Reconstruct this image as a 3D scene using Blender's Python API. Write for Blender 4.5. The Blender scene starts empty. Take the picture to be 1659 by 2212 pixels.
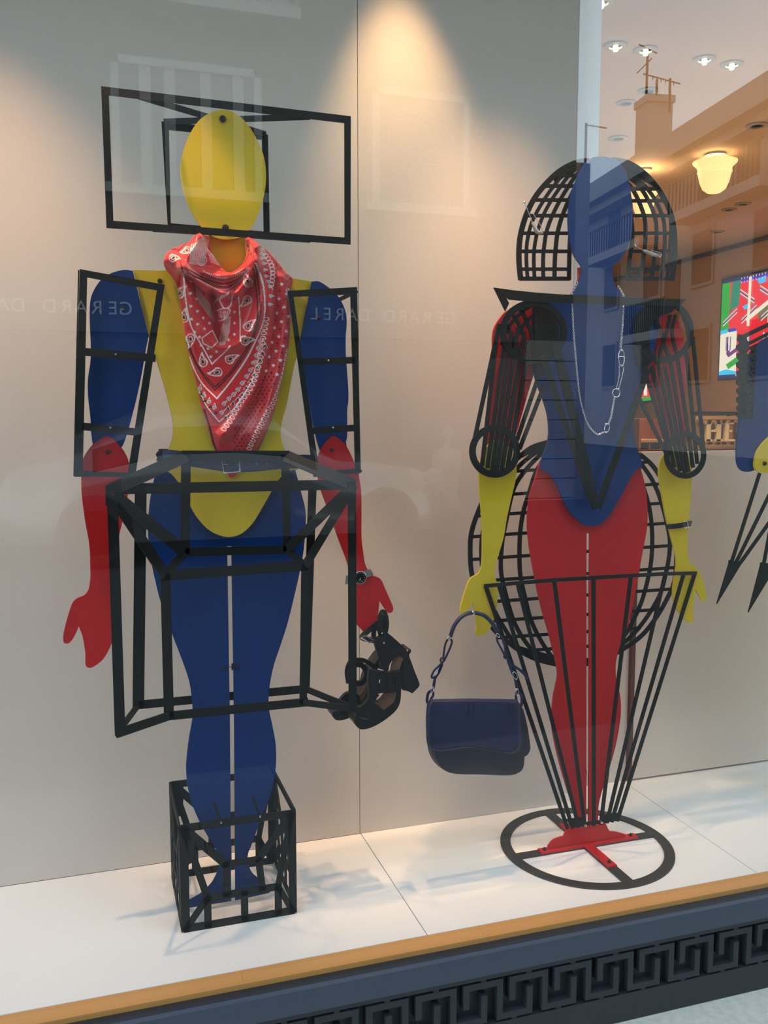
import bpy, math, random
import numpy as np
from math import sin, cos, pi, radians, atan, tan, sqrt
from mathutils import Vector, Matrix
from mathutils.geometry import tessellate_polygon

S = bpy.context.scene
COL = S.collection
random.seed(3)

# ---------------------------------------------------------------- camera
FPX, CX, CY, EYE = 1975.0, 829.5, 1106.0, 1.10       # focal length in px of a 1659x2212 frame
PITCH = atan(216 / FPX)
YAW = atan(646.5 * cos(PITCH) / FPX)
FW = Vector((sin(YAW) * cos(PITCH), cos(YAW) * cos(PITCH), -sin(PITCH)))
RT = Vector((cos(YAW), -sin(YAW), 0))
UP = RT.cross(FW)
CAMPOS = Vector((0, 0, EYE))
cd = bpy.data.cameras.new('camera')
cam = bpy.data.objects.new('camera', cd)
COL.objects.link(cam)
cam.matrix_world = Matrix(((RT.x, UP.x, -FW.x, 0), (RT.y, UP.y, -FW.y, 0), (RT.z, UP.z, -FW.z, EYE), (0, 0, 0, 1)))
cd.sensor_fit = 'VERTICAL'
cd.sensor_height = 24.0
cd.lens = FPX / 2212 * 24.0
cd.clip_start = 0.05
cd.clip_end = 300
S.camera = cam

# ---------------------------------------------------------------- world and exposure
S.view_settings.view_transform = 'Standard'
S.view_settings.look = 'None'
S.view_settings.gamma = 1
S.view_settings.use_curve_mapping = False
S.view_settings.exposure = 0.10
w = bpy.data.worlds.new('sky'); S.world = w
w.use_nodes = True
nt = w.node_tree; nt.nodes.clear()
tc = nt.nodes.new('ShaderNodeTexCoord'); sx = nt.nodes.new('ShaderNodeSeparateXYZ')
rp = nt.nodes.new('ShaderNodeValToRGB'); bg = nt.nodes.new('ShaderNodeBackground'); ow = nt.nodes.new('ShaderNodeOutputWorld')
nt.links.new(tc.outputs['Generated'], sx.inputs[0]); nt.links.new(sx.outputs['Z'], rp.inputs[0])
nt.links.new(rp.outputs[0], bg.inputs[0]); nt.links.new(bg.outputs[0], ow.inputs[0])
rp.color_ramp.elements[0].position = 0.0; rp.color_ramp.elements[0].color = (1.15, 1.3, 1.3, 1)
e = rp.color_ramp.elements.new(0.28); e.color = (0.98, 1.18, 1.28, 1)
e = rp.color_ramp.elements.new(0.5); e.color = (0.66, 0.80, 0.92, 1)
rp.color_ramp.elements[-1].position = 1.0; rp.color_ramp.elements[-1].color = (0.46, 0.58, 0.70, 1)
bg.inputs[1].default_value = 2.9


def area_light(name, loc, rot, energy, color, sx_, sy_, spread=180):
    l = bpy.data.lights.new(name, 'AREA'); l.energy = energy; l.color = color
    l.shape = 'RECTANGLE'; l.size = sx_; l.size_y = sy_; l.spread = radians(spread)
    o = bpy.data.objects.new(name, l); COL.objects.link(o); o.location = loc; o.rotation_euler = rot
    return o


def spot_light(name, loc, target, energy, color, ang, blend=0.6, r=0.02):
    l = bpy.data.lights.new(name, 'SPOT'); l.energy = energy; l.color = color
    l.spot_size = radians(ang); l.spot_blend = blend; l.shadow_soft_size = r
    o = bpy.data.objects.new(name, l); COL.objects.link(o); o.location = loc
    o.rotation_euler = (Vector(target) - Vector(loc)).to_track_quat('-Z', 'Y').to_euler()
    return o


def point_light(name, loc, energy, color, r=0.05):
    l = bpy.data.lights.new(name, 'POINT'); l.energy = energy; l.color = color; l.shadow_soft_size = r
    o = bpy.data.objects.new(name, l); COL.objects.link(o); o.location = loc
    return o


WARM = (1.0, 0.68, 0.36)
WARM2 = (1.0, 0.62, 0.30)
# spotlights in the ceiling of the display window (light only, no lamp bodies are built)
SPOTS = [  # location, target, watts, cone angle, blend, colour
    ((0.735, 2.00, 2.44), (0.80, 2.28, 0.8), 66, 44, 0.95, (1.0, 0.61, 0.29)),
    ((-0.22, 1.76, 2.44), (0.29, 1.93, 1.38), 95, 15, 0.6, (1.0, 0.60, 0.30)),
    ((-0.30, 1.78, 2.44), (-0.05, 2.20, 0.45), 78, 52, 1.0, (1.0, 0.58, 0.32)),
    ((1.00, 1.80, 2.44), (1.04, 2.20, 0.45), 72, 48, 1.0, (1.0, 0.58, 0.31)),
    ((1.85, 1.80, 2.44), (1.75, 2.25, 0.4), 40, 52, 1.0, (1.0, 0.64, 0.34)),
]
for i, (a, b, wt, an, bl, c) in enumerate(SPOTS):
    spot_light('window_spot', a, b, wt, c, an, bl)


# ---------------------------------------------------------------- pixel to place helpers
def ray(x, y):
    return FW + RT * ((x - CX) / FPX) - UP * ((y - CY) / FPX)


def P(x, y, Y):                        # the point of the vertical plane at depth Y
    r = ray(x, y); return CAMPOS + r * (Y / r.y)


def F(x, y, z=0.0):                    # the point at height z
    r = ray(x, y); return CAMPOS + r * ((z - EYE) / r.z)


GLASS_Y = 1.655


# ---------------------------------------------------------------- materials
def srgb(c):
    return tuple(((v / 255) / 12.92 if v <= 10 else ((v / 255 + 0.055) / 1.055) ** 2.4) for v in c)


MATS = {}


def mat(name, col, rough=0.5, metal=0.0, spec=0.5, noise=0.0, nscale=30, bump=0.0, bscale=200, emit=None, estr=0, coat=0):
    m = bpy.data.materials.new(name); m.use_nodes = True
    t = m.node_tree; b = t.nodes['Principled BSDF']
    b.inputs['Base Color'].default_value = (*col, 1)
    b.inputs['Roughness'].default_value = rough
    b.inputs['Metallic'].default_value = metal
    b.inputs['Specular IOR Level'].default_value = spec
    b.inputs['Coat Weight'].default_value = coat
    if emit:
        b.inputs['Emission Color'].default_value = (*emit, 1); b.inputs['Emission Strength'].default_value = estr
    if noise:
        tc = t.nodes.new('ShaderNodeTexCoord'); n = t.nodes.new('ShaderNodeTexNoise'); n.inputs['Scale'].default_value = nscale
        n.inputs['Detail'].default_value = 6
        t.links.new(tc.outputs['Object'], n.inputs['Vector'])
        r = t.nodes.new('ShaderNodeMapRange'); r.inputs[3].default_value = 1 - noise; r.inputs[4].default_value = 1 + noise
        t.links.new(n.outputs[0], r.inputs[0])
        v = t.nodes.new('ShaderNodeVectorMath'); v.operation = 'SCALE'; v.inputs[0].default_value = col
        t.links.new(r.outputs[0], v.inputs['Scale']); t.links.new(v.outputs[0], b.inputs['Base Color'])
    if bump:
        tc = t.nodes.new('ShaderNodeTexCoord'); n = t.nodes.new('ShaderNodeTexNoise'); n.inputs['Scale'].default_value = bscale
        t.links.new(tc.outputs['Object'], n.inputs['Vector'])
        bp = t.nodes.new('ShaderNodeBump'); bp.inputs['Strength'].default_value = bump; bp.inputs['Distance'].default_value = 0.002
        t.links.new(n.outputs[0], bp.inputs['Height']); t.links.new(bp.outputs[0], b.inputs['Normal'])
    MATS[name] = m
    return m


WHITE_WALL = mat('painted wall', (0.63, 0.575, 0.525), 0.75, noise=0.02, nscale=3, bump=0.15, bscale=90)
WHITE_FLOOR = mat('white floor board', (0.90, 0.91, 0.91), 0.35, noise=0.015, nscale=4)
PARTITION = mat('cream partition', (0.70, 0.63, 0.56), 0.6, noise=0.02, nscale=3)
JOINT = mat('dark joint', (0.12, 0.10, 0.09), 0.9)  # plain dark colour for joints, backing and strap holes
BROWN_TRIM = mat('brown trim', (0.10, 0.035, 0.025), 0.5)
YELLOW = mat('yellow board', (0.66, 0.47, 0.025), 0.42, spec=0.3, noise=0.02)
BLUE = mat('blue board', (0.0015, 0.030, 0.150), 0.42, spec=0.3, noise=0.02)
RED = mat('red board', (0.50, 0.012, 0.014), 0.42, spec=0.3, noise=0.02)
BLACK = mat('black powder coated steel', (0.007, 0.009, 0.008), 0.6, spec=0.22, bump=0.1, bscale=400)
RINGM = mat('charcoal steel plate', (0.030, 0.031, 0.030), 0.5)
DARKEDGE = mat('dark board edge', (0.012, 0.010, 0.010), 0.6)
SCREW = mat('dark screw', (0.05, 0.05, 0.045), 0.3, metal=0.7)
STEEL = mat('bright steel', (0.75, 0.75, 0.74), 0.18, metal=1.0)
NAVY = mat('navy leather', (0.008, 0.013, 0.060), 0.42, bump=0.2, bscale=700)
NAVYD = mat('dark navy leather', (0.004, 0.006, 0.022), 0.5, bump=0.2, bscale=700)
LEATHER = mat('black leather', (0.006, 0.006, 0.006), 0.36, bump=0.2, bscale=700)
TAN = mat('tan insole', (0.16, 0.08, 0.045), 0.5)
BRASS = mat('orange bronze rail', (0.62, 0.30, 0.070), 0.45, noise=0.10, nscale=6)
SILL = mat('blue grey painted metal', (0.019, 0.024, 0.031), 0.5, noise=0.12, nscale=25, bump=0.15, bscale=120)
SILLTOP = mat('blue grey sill', (0.050, 0.066, 0.092), 0.5, noise=0.08)
GASKET = mat('glazing gasket', (0.02, 0.028, 0.024), 0.6)
PAVED = mat('dimmed paving stone', (0.13, 0.135, 0.135), 0.9, noise=0.25, nscale=60, bump=0.6, bscale=160)  # paving colour darkened to weaken its reflection in the glass
PAVE = mat('pale paving stone', (0.44, 0.44, 0.39), 0.9, noise=0.25, nscale=60, bump=0.6, bscale=160)


# ---------------------------------------------------------------- object helpers
def tag(o, label=None, cat=None, group=None, kind=None):
    if label: o['label'] = label
    if cat: o['category'] = cat
    if group: o['group'] = group
    if kind: o['kind'] = kind
    return o


def empty(name, loc, label=None, cat=None, group=None):
    o = bpy.data.objects.new(name, None); COL.objects.link(o); o.location = loc
    o.empty_display_size = 0.05
    return tag(o, label, cat, group)


def mk(name, vf, m, parent=None, label=None, smooth=False, kind=None, cat=None, group=None):
    verts, faces = vf[0], vf[1]
    off = Vector((0, 0, 0)); p = parent
    while p is not None:
        off += p.location; p = p.parent
    me = bpy.data.meshes.new(name)
    me.from_pydata([tuple(Vector(v) - off) for v in verts], [], faces)
    mats = m if isinstance(m, (list, tuple)) else [m]
    for x in mats: me.materials.append(x)
    if len(vf) > 2 and vf[2] is not None:
        me.polygons.foreach_set('material_index', vf[2])
    if smooth is True:
        me.polygons.foreach_set('use_smooth', [True] * len(me.polygons))
    me.update(calc_edges=True)
    import bmesh
    bm = bmesh.new(); bm.from_mesh(me); bmesh.ops.recalc_face_normals(bm, faces=bm.faces)
    if smooth == 'auto':
        for f in bm.faces: f.smooth = True
        for ed in bm.edges:
            if len(ed.link_faces) == 2 and ed.calc_face_angle(0) > 0.7: ed.smooth = False
    bm.to_mesh(me); bm.free()
    o = bpy.data.objects.new(name, me); COL.objects.link(o)
    if parent is not None: o.parent = parent
    return tag(o, label, cat, group, kind)


def join(*parts):
    V, Fc, M = [], [], []
    for p in parts:
        b = len(V); V += list(p[0]); Fc += [[i + b for i in f] for f in p[1]]
        M += list(p[2]) if len(p) > 2 and p[2] is not None else [0] * len(p[1])
    return V, Fc, M


def setm(p, i):
    return p[0], p[1], [i] * len(p[1])


def catmull(pts, n=6, closed=True):
    """pts (x, y[, 1 for a corner]); a smooth closed curve through them"""
    N = len(pts); out = []
    rng = range(N) if closed else range(N - 1)
    for i in rng:
        p1 = pts[i]; p2 = pts[(i + 1) % N]
        p0 = pts[i - 1] if (closed or i > 0) else p1
        p3 = pts[(i + 2) % N] if (closed or i + 2 < N) else p2
        c1 = len(p1) > 2; c2 = len(p2) > 2
        if c1 and c2: out.append((p1[0], p1[1])); continue
        a = (0, 0) if c1 else ((p2[0] - p0[0]) / 2, (p2[1] - p0[1]) / 2)
        b = (0, 0) if c2 else ((p3[0] - p1[0]) / 2, (p3[1] - p1[1]) / 2)
        d = sqrt((p2[0] - p1[0]) ** 2 + (p2[1] - p1[1]) ** 2)
        if c1: a = (p2[0] - p1[0], p2[1] - p1[1])
        if c2: b = (p2[0] - p1[0], p2[1] - p1[1])
        for v in (0, 1):
            pass
        la = sqrt(a[0] ** 2 + a[1] ** 2); lb = sqrt(b[0] ** 2 + b[1] ** 2)
        if la > d: a = (a[0] * d / la, a[1] * d / la)
        if lb > d: b = (b[0] * d / lb, b[1] * d / lb)
        for k in range(n):
            t = k / n; h1 = 2 * t ** 3 - 3 * t * t + 1; h2 = t ** 3 - 2 * t * t + t; h3 = -2 * t ** 3 + 3 * t * t; h4 = t ** 3 - t * t
            out.append((h1 * p1[0] + h2 * a[0] + h3 * p2[0] + h4 * b[0], h1 * p1[1] + h2 * a[1] + h3 * p2[1] + h4 * b[1]))
    if not closed: out.append((pts[-1][0], pts[-1][1]))
    return out


def crop(pts, ox, oy, s):
    return [(ox + p[0] / s, oy + p[1] / s) + tuple(p[2:]) for p in pts]


def slab(loops, axis, t):
    """loops of 3D points (outer, then holes) in one plane, given thickness t along axis"""
    flat = [p for l in loops for p in l]; n = len(flat); ax = Vector(axis) * t
    tris = tessellate_polygon(loops)
    V = flat + [p + ax for p in flat]
    Fc = [list(f) for f in tris] + [[i + n for i in reversed(f)] for f in tris]
    b = 0; M = [0] * len(Fc)
    for l in loops:
        k = len(l)
        for i in range(k):
            a, c = b + i, b + (i + 1) % k
            Fc.append([a, c, c + n, a + n]); M.append(1)
        b += k
    return V, Fc, M


def board(name, pts, Y, t, m, parent, holes=(), n=6, edge=None, **kw):
    loops = [[P(x, y, Y) for x, y in catmull(pts, n)]] + [[P(x, y, Y) for x, y in catmull(h, n)] for h in holes]
    vf = slab(loops, (0, 1, 0), t)
    return mk(name, vf, [m, edge or m], parent, **kw)


def box(x0, x1, y0, y1, z0, z1):
    V = [Vector((x, y, z)) for x in (x0, x1) for y in (y0, y1) for z in (z0, z1)]
    return V, [[0, 1, 3, 2], [4, 6, 7, 5], [0, 4, 5, 1], [2, 3, 7, 6], [0, 2, 6, 4], [1, 5, 7, 3]]


def bar(p, q, w, d, n=(0, 1, 0), ext=0.0):
    """flat bar from p to q, width w across, thickness d along n"""
    p, q = Vector(p), Vector(q); a = (q - p).normalized(); n = Vector(n)
    s = a.cross(n)
    if s.length < 1e-5: s = a.orthogonal()
    s.normalize(); n2 = s.cross(a).normalized()
    p = p - a * ext; q = q + a * ext
    V = [c + s * (i * w / 2) + n2 * (j * d / 2) for c in (p, q) for i, j in ((-1, -1), (1, -1), (1, 1), (-1, 1))]
    return V, [[0, 1, 2, 3], [7, 6, 5, 4], [0, 4, 5, 1], [1, 5, 6, 2], [2, 6, 7, 3], [3, 7, 4, 0]]


def ribbon(pts, w, d, n=(0, 1, 0), closed=False):
    """strip of width w and thickness d (along n) swept along pts"""
    pts = [Vector(p) for p in pts]; N = len(pts); n = Vector(n); V = []; Fc = []
    for i, p in enumerate(pts):
        a = pts[(i + 1) % N] if (closed or i < N - 1) else p
        b = pts[i - 1] if (closed or i > 0) else p
        t = (a - b).normalized(); s = t.cross(n).normalized(); nn = s.cross(t).normalized()
        ww = w(i / (N - 1)) if callable(w) else w
        for k, j in ((-1, -1), (1, -1), (1, 1), (-1, 1)):
            V.append(p + s * (k * ww / 2) + nn * (j * d / 2))
    M = N if closed else N - 1
    for i in range(M):
        b = 4 * i; c = 4 * ((i + 1) % N)
        for k in range(4):
            Fc.append([b + k, b + (k + 1) % 4, c + (k + 1) % 4, c + k])
    if not closed:
        Fc.append([0, 1, 2, 3]); e = 4 * (N - 1); Fc.append([e + 3, e + 2, e + 1, e])
    return V, Fc


def tube(pts, r, k=8, closed=False):
    pts = [Vector(p) for p in pts]; N = len(pts); V = []; Fc = []
    prev = None
    for i, p in enumerate(pts):
        a = pts[(i + 1) % N] if (closed or i < N - 1) else p
        b = pts[i - 1] if (closed or i > 0) else p
        t = (a - b).normalized()
        s = (prev - t * prev.dot(t)) if prev is not None else t.orthogonal()
        s.normalize(); prev = s; u = t.cross(s)
        rr = r(i / max(1, N - 1)) if callable(r) else r
        for j in range(k):
            an = 2 * pi * j / k; V.append(p + s * (rr * cos(an)) + u * (rr * sin(an)))
    M = N if closed else N - 1
    for i in range(M):
        b = k * i; c = k * ((i + 1) % N)
        for j in range(k): Fc.append([b + j, b + (j + 1) % k, c + (j + 1) % k, c + j])
    if not closed:
        Fc.append(list(range(k))[::-1]); Fc.append([k * (N - 1) + j for j in range(k)])
    return V, Fc


def lathe(prof, c, k=24, ax='z'):
    V, Fc = [], []
    for r, z in prof:
        for j in range(k):
            a = 2 * pi * j / k; u, v = r * cos(a), r * sin(a)
            V.append(Vector(c) + (Vector((u, v, z)) if ax == 'z' else Vector((u, z, v))))
    for i in range(len(prof) - 1):
        for j in range(k): Fc.append([i * k + j, i * k + (j + 1) % k, (i + 1) * k + (j + 1) % k, (i + 1) * k + j])
    if prof[0][0] > 1e-6: Fc.append(list(range(k))[::-1])
    if prof[-1][0] > 1e-6: Fc.append([(len(prof) - 1) * k + j for j in range(k)])
    return V, Fc


def smooth3(pts, n=6, closed=False):
    N = len(pts); pts = [Vector(p) for p in pts]; out = []
    for i in range(N if closed else N - 1):
        p1, p2 = pts[i], pts[(i + 1) % N]
        p0 = pts[i - 1] if (closed or i > 0) else p1
        p3 = pts[(i + 2) % N] if (closed or i + 2 < N) else p2
        for k in range(n):
            t = k / n
            out.append(0.5 * ((2 * p1) + (p2 - p0) * t + (2 * p0 - 5 * p1 + 4 * p2 - p3) * t * t + (3 * p1 - p0 - 3 * p2 + p3) * t ** 3))
    if not closed: out.append(pts[-1])
    return out


def bolt(x, y, Y, parent, r=0.0055, m=None, name='bolt', d=0.006):
    c = P(x, y, Y)
    return mk(name, lathe([(0, -d), (r * 0.7, -d * 0.9), (r, -d * 0.45), (r, 0.0)], c, 12, 'y'), m or SCREW, parent, smooth='auto')

# ================================================================ THE SETTING
WY = 2.20                                     # back wall of the display window
# floor of the display window: three boards with recessed joints
XS = [-1.6, 0.652, 1.497, 3.6]
fl = mk('floor', box(-1.6, 3.6, 1.706, 2.27, -0.03, -0.006), JOINT, kind='structure')
for i in range(3):
    g = 0.0011
    mk('floor_board', box(XS[i] + g, XS[i + 1] - g, 1.708, 2.33 if i else 2.1995, -0.006, 0.0), WHITE_FLOOR, fl)
# back wall: two tall panels up to the seam, thick white end post, then the lower wall behind
wb = mk('wall_back', box(-1.6, 1.243, WY + 0.004, WY + 0.03, -0.03, 2.62), JOINT, kind='structure')
mk('wall_panel', box(-1.6, 0.6485, WY, WY + 0.008, 0.001, 2.62), WHITE_WALL, wb)
mk('wall_panel', box(0.6502, 1.2435, WY, WY + 0.008, 0.001, 2.62), WHITE_WALL, wb)
WHITE_POST = mat('white post', (0.80, 0.80, 0.78), 0.6, noise=0.02)
mk('trim_1', box(1.245, 1.347, 2.262, 2.285, 0.0, 2.9), WHITE_POST, kind='structure', label='white full height post at the end of the back wall')
wr = mk('wall_right', box(1.20, 1.506, 2.287, 2.30, 0.0, 0.985), WHITE_WALL, kind='structure', label='low white wall behind the right mannequin')
tr = mk('trim_2', box(1.507, 1.520, 2.275, 2.30, 0.0, 0.985), BROWN_TRIM, kind='structure', label='narrow brown upright strip between the low panels')
wp = mk('wall_partition', box(1.522, 3.6, 2.278, 2.31, 0.006, 0.985), PARTITION, kind='structure', label='low cream partition wall right of the brown strip')
mk('baseboard_back', box(1.522, 3.6, 2.292, 2.31, 0.0, 0.006), BROWN_TRIM, kind='structure')
# closing pieces of the window box
mk('ceiling', box(-1.6, 3.6, 1.70, 2.26, 2.5, 2.54), mat('window ceiling', (0.55, 0.55, 0.54), 0.8), kind='structure')
mk('wall_left', box(-1.66, -1.60, 1.66, 2.3, -0.03, 2.62), WHITE_WALL, kind='structure')

# rail, gasket, sill and plinth in front of the floor
mk('trim_3', join(box(-1.6, 3.6, 1.6624, 1.7065, -0.0112, -0.0005)), BRASS, kind='structure', label='orange brown bronze rail along the foot of the glass')
mk('trim_4', box(-1.6, 3.6, 1.637, 1.668, -0.06, -0.0135), GASKET, kind='structure', label='dark glazing gasket under the glass')
mk('trim_5', box(-1.6, 3.6, 1.6239, 1.6372, -0.06, -0.0112), SILLTOP, kind='structure', label='pale blue grey edge of the sill')
pl = mk('trim_6', join(box(-1.6, 3.6, 1.6240, 1.70, -0.0688, -0.0113), box(-1.6, 3.6, 1.6240, 1.70, -0.2335, -0.1700),
                       box(-1.6, 3.6, 1.6440, 1.70, -0.1701, -0.0687)), SILL, kind='structure', label='blue grey plinth with a raised key pattern')
# the key pattern: every piece is one bent bar standing proud of the recess
PER, X0 = 0.1047, 1.1262 - 0.1047 * 15
KB = 0.0135
zt, zb_, zmid, zup = -0.0812, -0.1585, -0.127, -0.104


def key_piece(x):
    pts = [(x, zmid), (x, zt), (x + 0.076, zt), (x + 0.076, zb_), (x + 0.145, zb_), (x + 0.145, zup)]
    h = KB / 2
    out = [(x - h, zmid), (x - h, zt + h), (x + 0.076 + h, zt + h), (x + 0.076 + h, zb_ + h), (x + 0.145 - h, zb_ + h), (x + 0.145 - h, zup), (x + 0.145 + h, zup),
           (x + 0.145 + h, zb_ - h), (x + 0.076 - h, zb_ - h), (x + 0.076 - h, zt - h), (x + h, zt - h), (x + h, zmid)]
    a = slab([[Vector((u, 1.6245, v)) for u, v in out]], (0, 1, 0), 0.0195)
    b = box(x + 0.032, x + 0.044, 1.6252, 1.644, zt + h - 0.001, -0.0680)
    c = box(x + 0.104, x + 0.116, 1.6252, 1.644, -0.1705, zb_ - h + 0.001)
    return join(a, b, c)


for i in range(0, 34):
    mk('key_pattern_bar', (lambda q: (q[0], q[1], None))(key_piece(X0 + i * PER)), SILL, pl)

# pavement: slabs with joints
gd = mk('ground', box(-60, 90, -90, 1.70, -0.60, -0.262), JOINT, kind='structure')
for j in range(4):
    for i in range(-3, 9):
        xa = -0.31 + i * 0.62 + (0.31 if j % 2 else 0); ya = 1.66 - (j + 1) * 0.42
        mk('paving_slab', box(xa + 0.0015, xa + 0.6185, ya + 0.0015, ya + 0.4185, -0.262, -0.2345 + random.uniform(-0.0008, 0.0008)), PAVE if j == 0 else PAVED, gd)
mk('street_surface', box(-60, 90, -85, -0.03, -0.262, -0.25), mat('asphalt', (0.05, 0.05, 0.05), 0.9, noise=0.3, nscale=40), gd)

# glass pane
gm = bpy.data.materials.new('shop window glass'); gm.use_nodes = True
t = gm.node_tree; t.nodes.clear()
o_ = t.nodes.new('ShaderNodeOutputMaterial'); mx = t.nodes.new('ShaderNodeMixShader'); tr_ = t.nodes.new('ShaderNodeBsdfTransparent')
gl = t.nodes.new('ShaderNodeBsdfGlossy'); fr = t.nodes.new('ShaderNodeFresnel'); ge = t.nodes.new('ShaderNodeNewGeometry'); mr = t.nodes.new('ShaderNodeMapRange')
gl.inputs['Roughness'].default_value = 0.0; gl.inputs['Color'].default_value = (1, 1, 1, 1)
tr_.inputs['Color'].default_value = (0.985, 0.995, 0.99, 1)
mr.inputs[3].default_value = 1.52; mr.inputs[4].default_value = 1 / 1.52
t.links.new(ge.outputs['Backfacing'], mr.inputs[0]); t.links.new(mr.outputs[0], fr.inputs['IOR'])
t.links.new(fr.outputs[0], mx.inputs[0]); t.links.new(tr_.outputs[0], mx.inputs[1]); t.links.new(gl.outputs[0], mx.inputs[2]); t.links.new(mx.outputs[0], o_.inputs[0])
mk('window_1', box(-1.6, 3.6, 1.6485, 1.6565, -0.013, 2.52), gm, kind='structure', label='large clear shop window pane reflecting the street')

# ================================================================ THE SHOP BEHIND THE WINDOW
ZC = 2.9
TANW = mat('warm beige wall', (0.62, 0.42, 0.24), 0.7, noise=0.02, nscale=2)
CEILW = mat('beige ceiling', (0.60, 0.48, 0.37), 0.75, noise=0.02, nscale=2)
mk('ceiling_2', box(-1.6, 9.0, 2.33, 13.0, ZC, ZC + .04), CEILW, kind='structure', label='shop ceiling with recessed downlights')
q0, q1 = Vector((6.98, 13.0, 0)), Vector((6.45, 2.33, 0))
def wallseg(a, b, z0, z1, t=.06):
    d = (b - a).normalized(); n = Vector((d.y, -d.x, 0)) * t
    V = [Vector((p.x, p.y, z)) for p in (a, b, b + n, a + n) for z in (z0, z1)]
    return V, [[0, 2, 3, 1], [2, 4, 5, 3], [4, 6, 7, 5], [6, 0, 1, 7], [1, 3, 5, 7], [0, 6, 4, 2]]
mk('wall_side', wallseg(q1, q0, -.05, ZC), TANW, kind='structure')
mk('wall_far', box(-1.6, 7.05, 13.0, 13.05, -.05, ZC), TANW, kind='structure')
mk('wall_inner', box(-1.66, -1.6, 2.33, 13.0, -.05, ZC), TANW, kind='structure')
mk('floor_2', box(-1.6, 7.0, 2.34, 13.0, -.09, -.05), mat('shop floor', (0.34, 0.25, 0.17), 0.4, noise=.1, nscale=5), kind='structure')
mk('wall_return', box(3.6, 6.6, 2.29, 2.33, -.05, 2.9), WHITE_WALL, kind='structure')
mk('wall_lintel', box(-1.6, 3.6, 2.262, 2.33, 2.55, 2.94), WHITE_WALL, kind='structure')
mk('trim_7', wallseg(q1 + Vector((-.04, 0, 0)), q0 + Vector((-.04, 0, 0)), ZC - .045, ZC - .015, .03), mat('dark cornice', (0.10, 0.06, 0.04), .7), kind='structure', label='dark cornice line between shop wall and ceiling')  # dark strip along the cornice where wall meets ceiling


def W(x, y, off=0.0):               # point on the slanting side wall
    d = (q0 - q1).normalized(); n = Vector((-d.y, d.x, 0)); r = ray(x, y)
    t = (q1 - CAMPOS).dot(n) - 0
    return CAMPOS + r * ((t + off) / r.dot(n))


GLOWM = mat('lit lamp glass', (0.9, 0.8, 0.6), .4, emit=(1.0, 0.60, 0.25), estr=1.15)
GLOWHOT = mat('lit bulb', (1, .9, .7), .3, emit=(1.0, 0.82, 0.50), estr=14)
DLR = mat('downlight rim', (0.34, 0.33, 0.33), .5)
k = 0
DLAB = ['lit downlight directly right of the white post, leftmost of the row of four', 'lit downlight just above the mirrored antenna, second of the row of four', 'lit downlight third from the left of the row of four in the ceiling',
        'lit downlight at the right end of the row of four in the ceiling', 'lit downlight cut by the top edge beside the white post', 'unlit ceiling fitting left of the mirrored chimney top', 'unlit ceiling fitting just above the blue head, lowest beside the white post',
        'unlit ceiling fitting behind the mirrored chimney antennas', 'unlit ceiling fitting above and right of the clear pendant lamp', 'unlit ceiling fitting right below the clear pendant lamp',
        'unlit ceiling fitting straight below the clear pendant lamp, second nearest the shop wall', 'unlit ceiling fitting farthest back, right of the hair grid']
for x, y, on in ((1330, 98, 1), (1395, 107, 1), (1522, 127, 1), (1581, 138, 1), (1299, 3, 1), (1353, 221, 0), (1335, 298, 0), (1400, 195, 0), (1635, 270, 0), (1605, 440, 0), (1575, 452, 0), (1550, 500, 0)):
    c = F(x, y, ZC)
    r = .058 if y < 250 else .068
    e_ = empty('downlight', (c.x, c.y, ZC)); nm = ('first', 'second', 'third', 'fourth', 'fifth')
    tag(e_, cat='ceiling light', group='lit downlights in the shop ceiling' if on else 'switched off ceiling fittings')
    e_['label'] = DLAB[k]; k += 1
    mk('rim', lathe([(r * .55, -.001), (r, -.001), (r * 1.02, -.006), (r * .55, -.010), (r * .55, -.001)], c, 28), DLR, e_)
    mk('recess', lathe([(0, -.0008), (r * .56, -.0008)], c, 28), mat('dim reflector', (.16, .15, .15), .4) if not MATS.get('dim reflector') else MATS['dim reflector'], e_)
    if on:
        mk('bulb', lathe([(0, -.030), (.010, -.028), (.015, -.016), (.011, 0.0)], c, 16), GLOWHOT, e_, smooth=True)
        spot_light('downlight_spot', (c.x, c.y, ZC - .05), (c.x + .2, c.y + .2, 0), 26, WARM, 100, .8)


def pendant(x, ytop, ybot, D, halfw, label):
    # bell shaped alabaster bowl hung close to the ceiling; D is depth
    top = P(x, ytop, D); bot = P(x, ybot, D); R = (P(x + halfw, ytop, D) - top).length
    h = top.z - bot.z; c = Vector((top.x, D, bot.z))
    e_ = empty('pendant_lamp', (c.x, c.y, ZC), label, 'pendant lamp', None)
    prof = [(0, 0), (R * .30, h * .02), (R * .52, h * .12), (R * .66, h * .32), (R * .74, h * .55), (R * .78, h * .72), (R * .98, h * .84), (R * 1.0, h * .88), (R * .80, h * .93), (R * .5, h * 1.0), (R * .46, h * .96), (R * .70, h * .84), (R * .62, h * .4), (0, h * .08)]
    mk('bowl', lathe(prof, c, 36), GLOWM, e_, smooth='auto')
    mk('rib_band', lathe([(R * .755, h * .56), (R * .775, h * .58), (R * .775, h * .60), (R * .76, h * .62)], c, 36), GLOWM, e_)
    mk('rod', tube([c + Vector((0, 0, h * .1)), Vector((c.x, c.y, ZC - .01))], .006, 8), SCREW, e_)
    mk('rose', lathe([(R * .5, ZC - .015 - c.z), (R * .5, ZC - c.z), (0, ZC - c.z)], c, 24), DLR, e_)
    point_light('pendant_light', (c.x, c.y, c.z + h * .99), 4, WARM2, .05)


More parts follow.
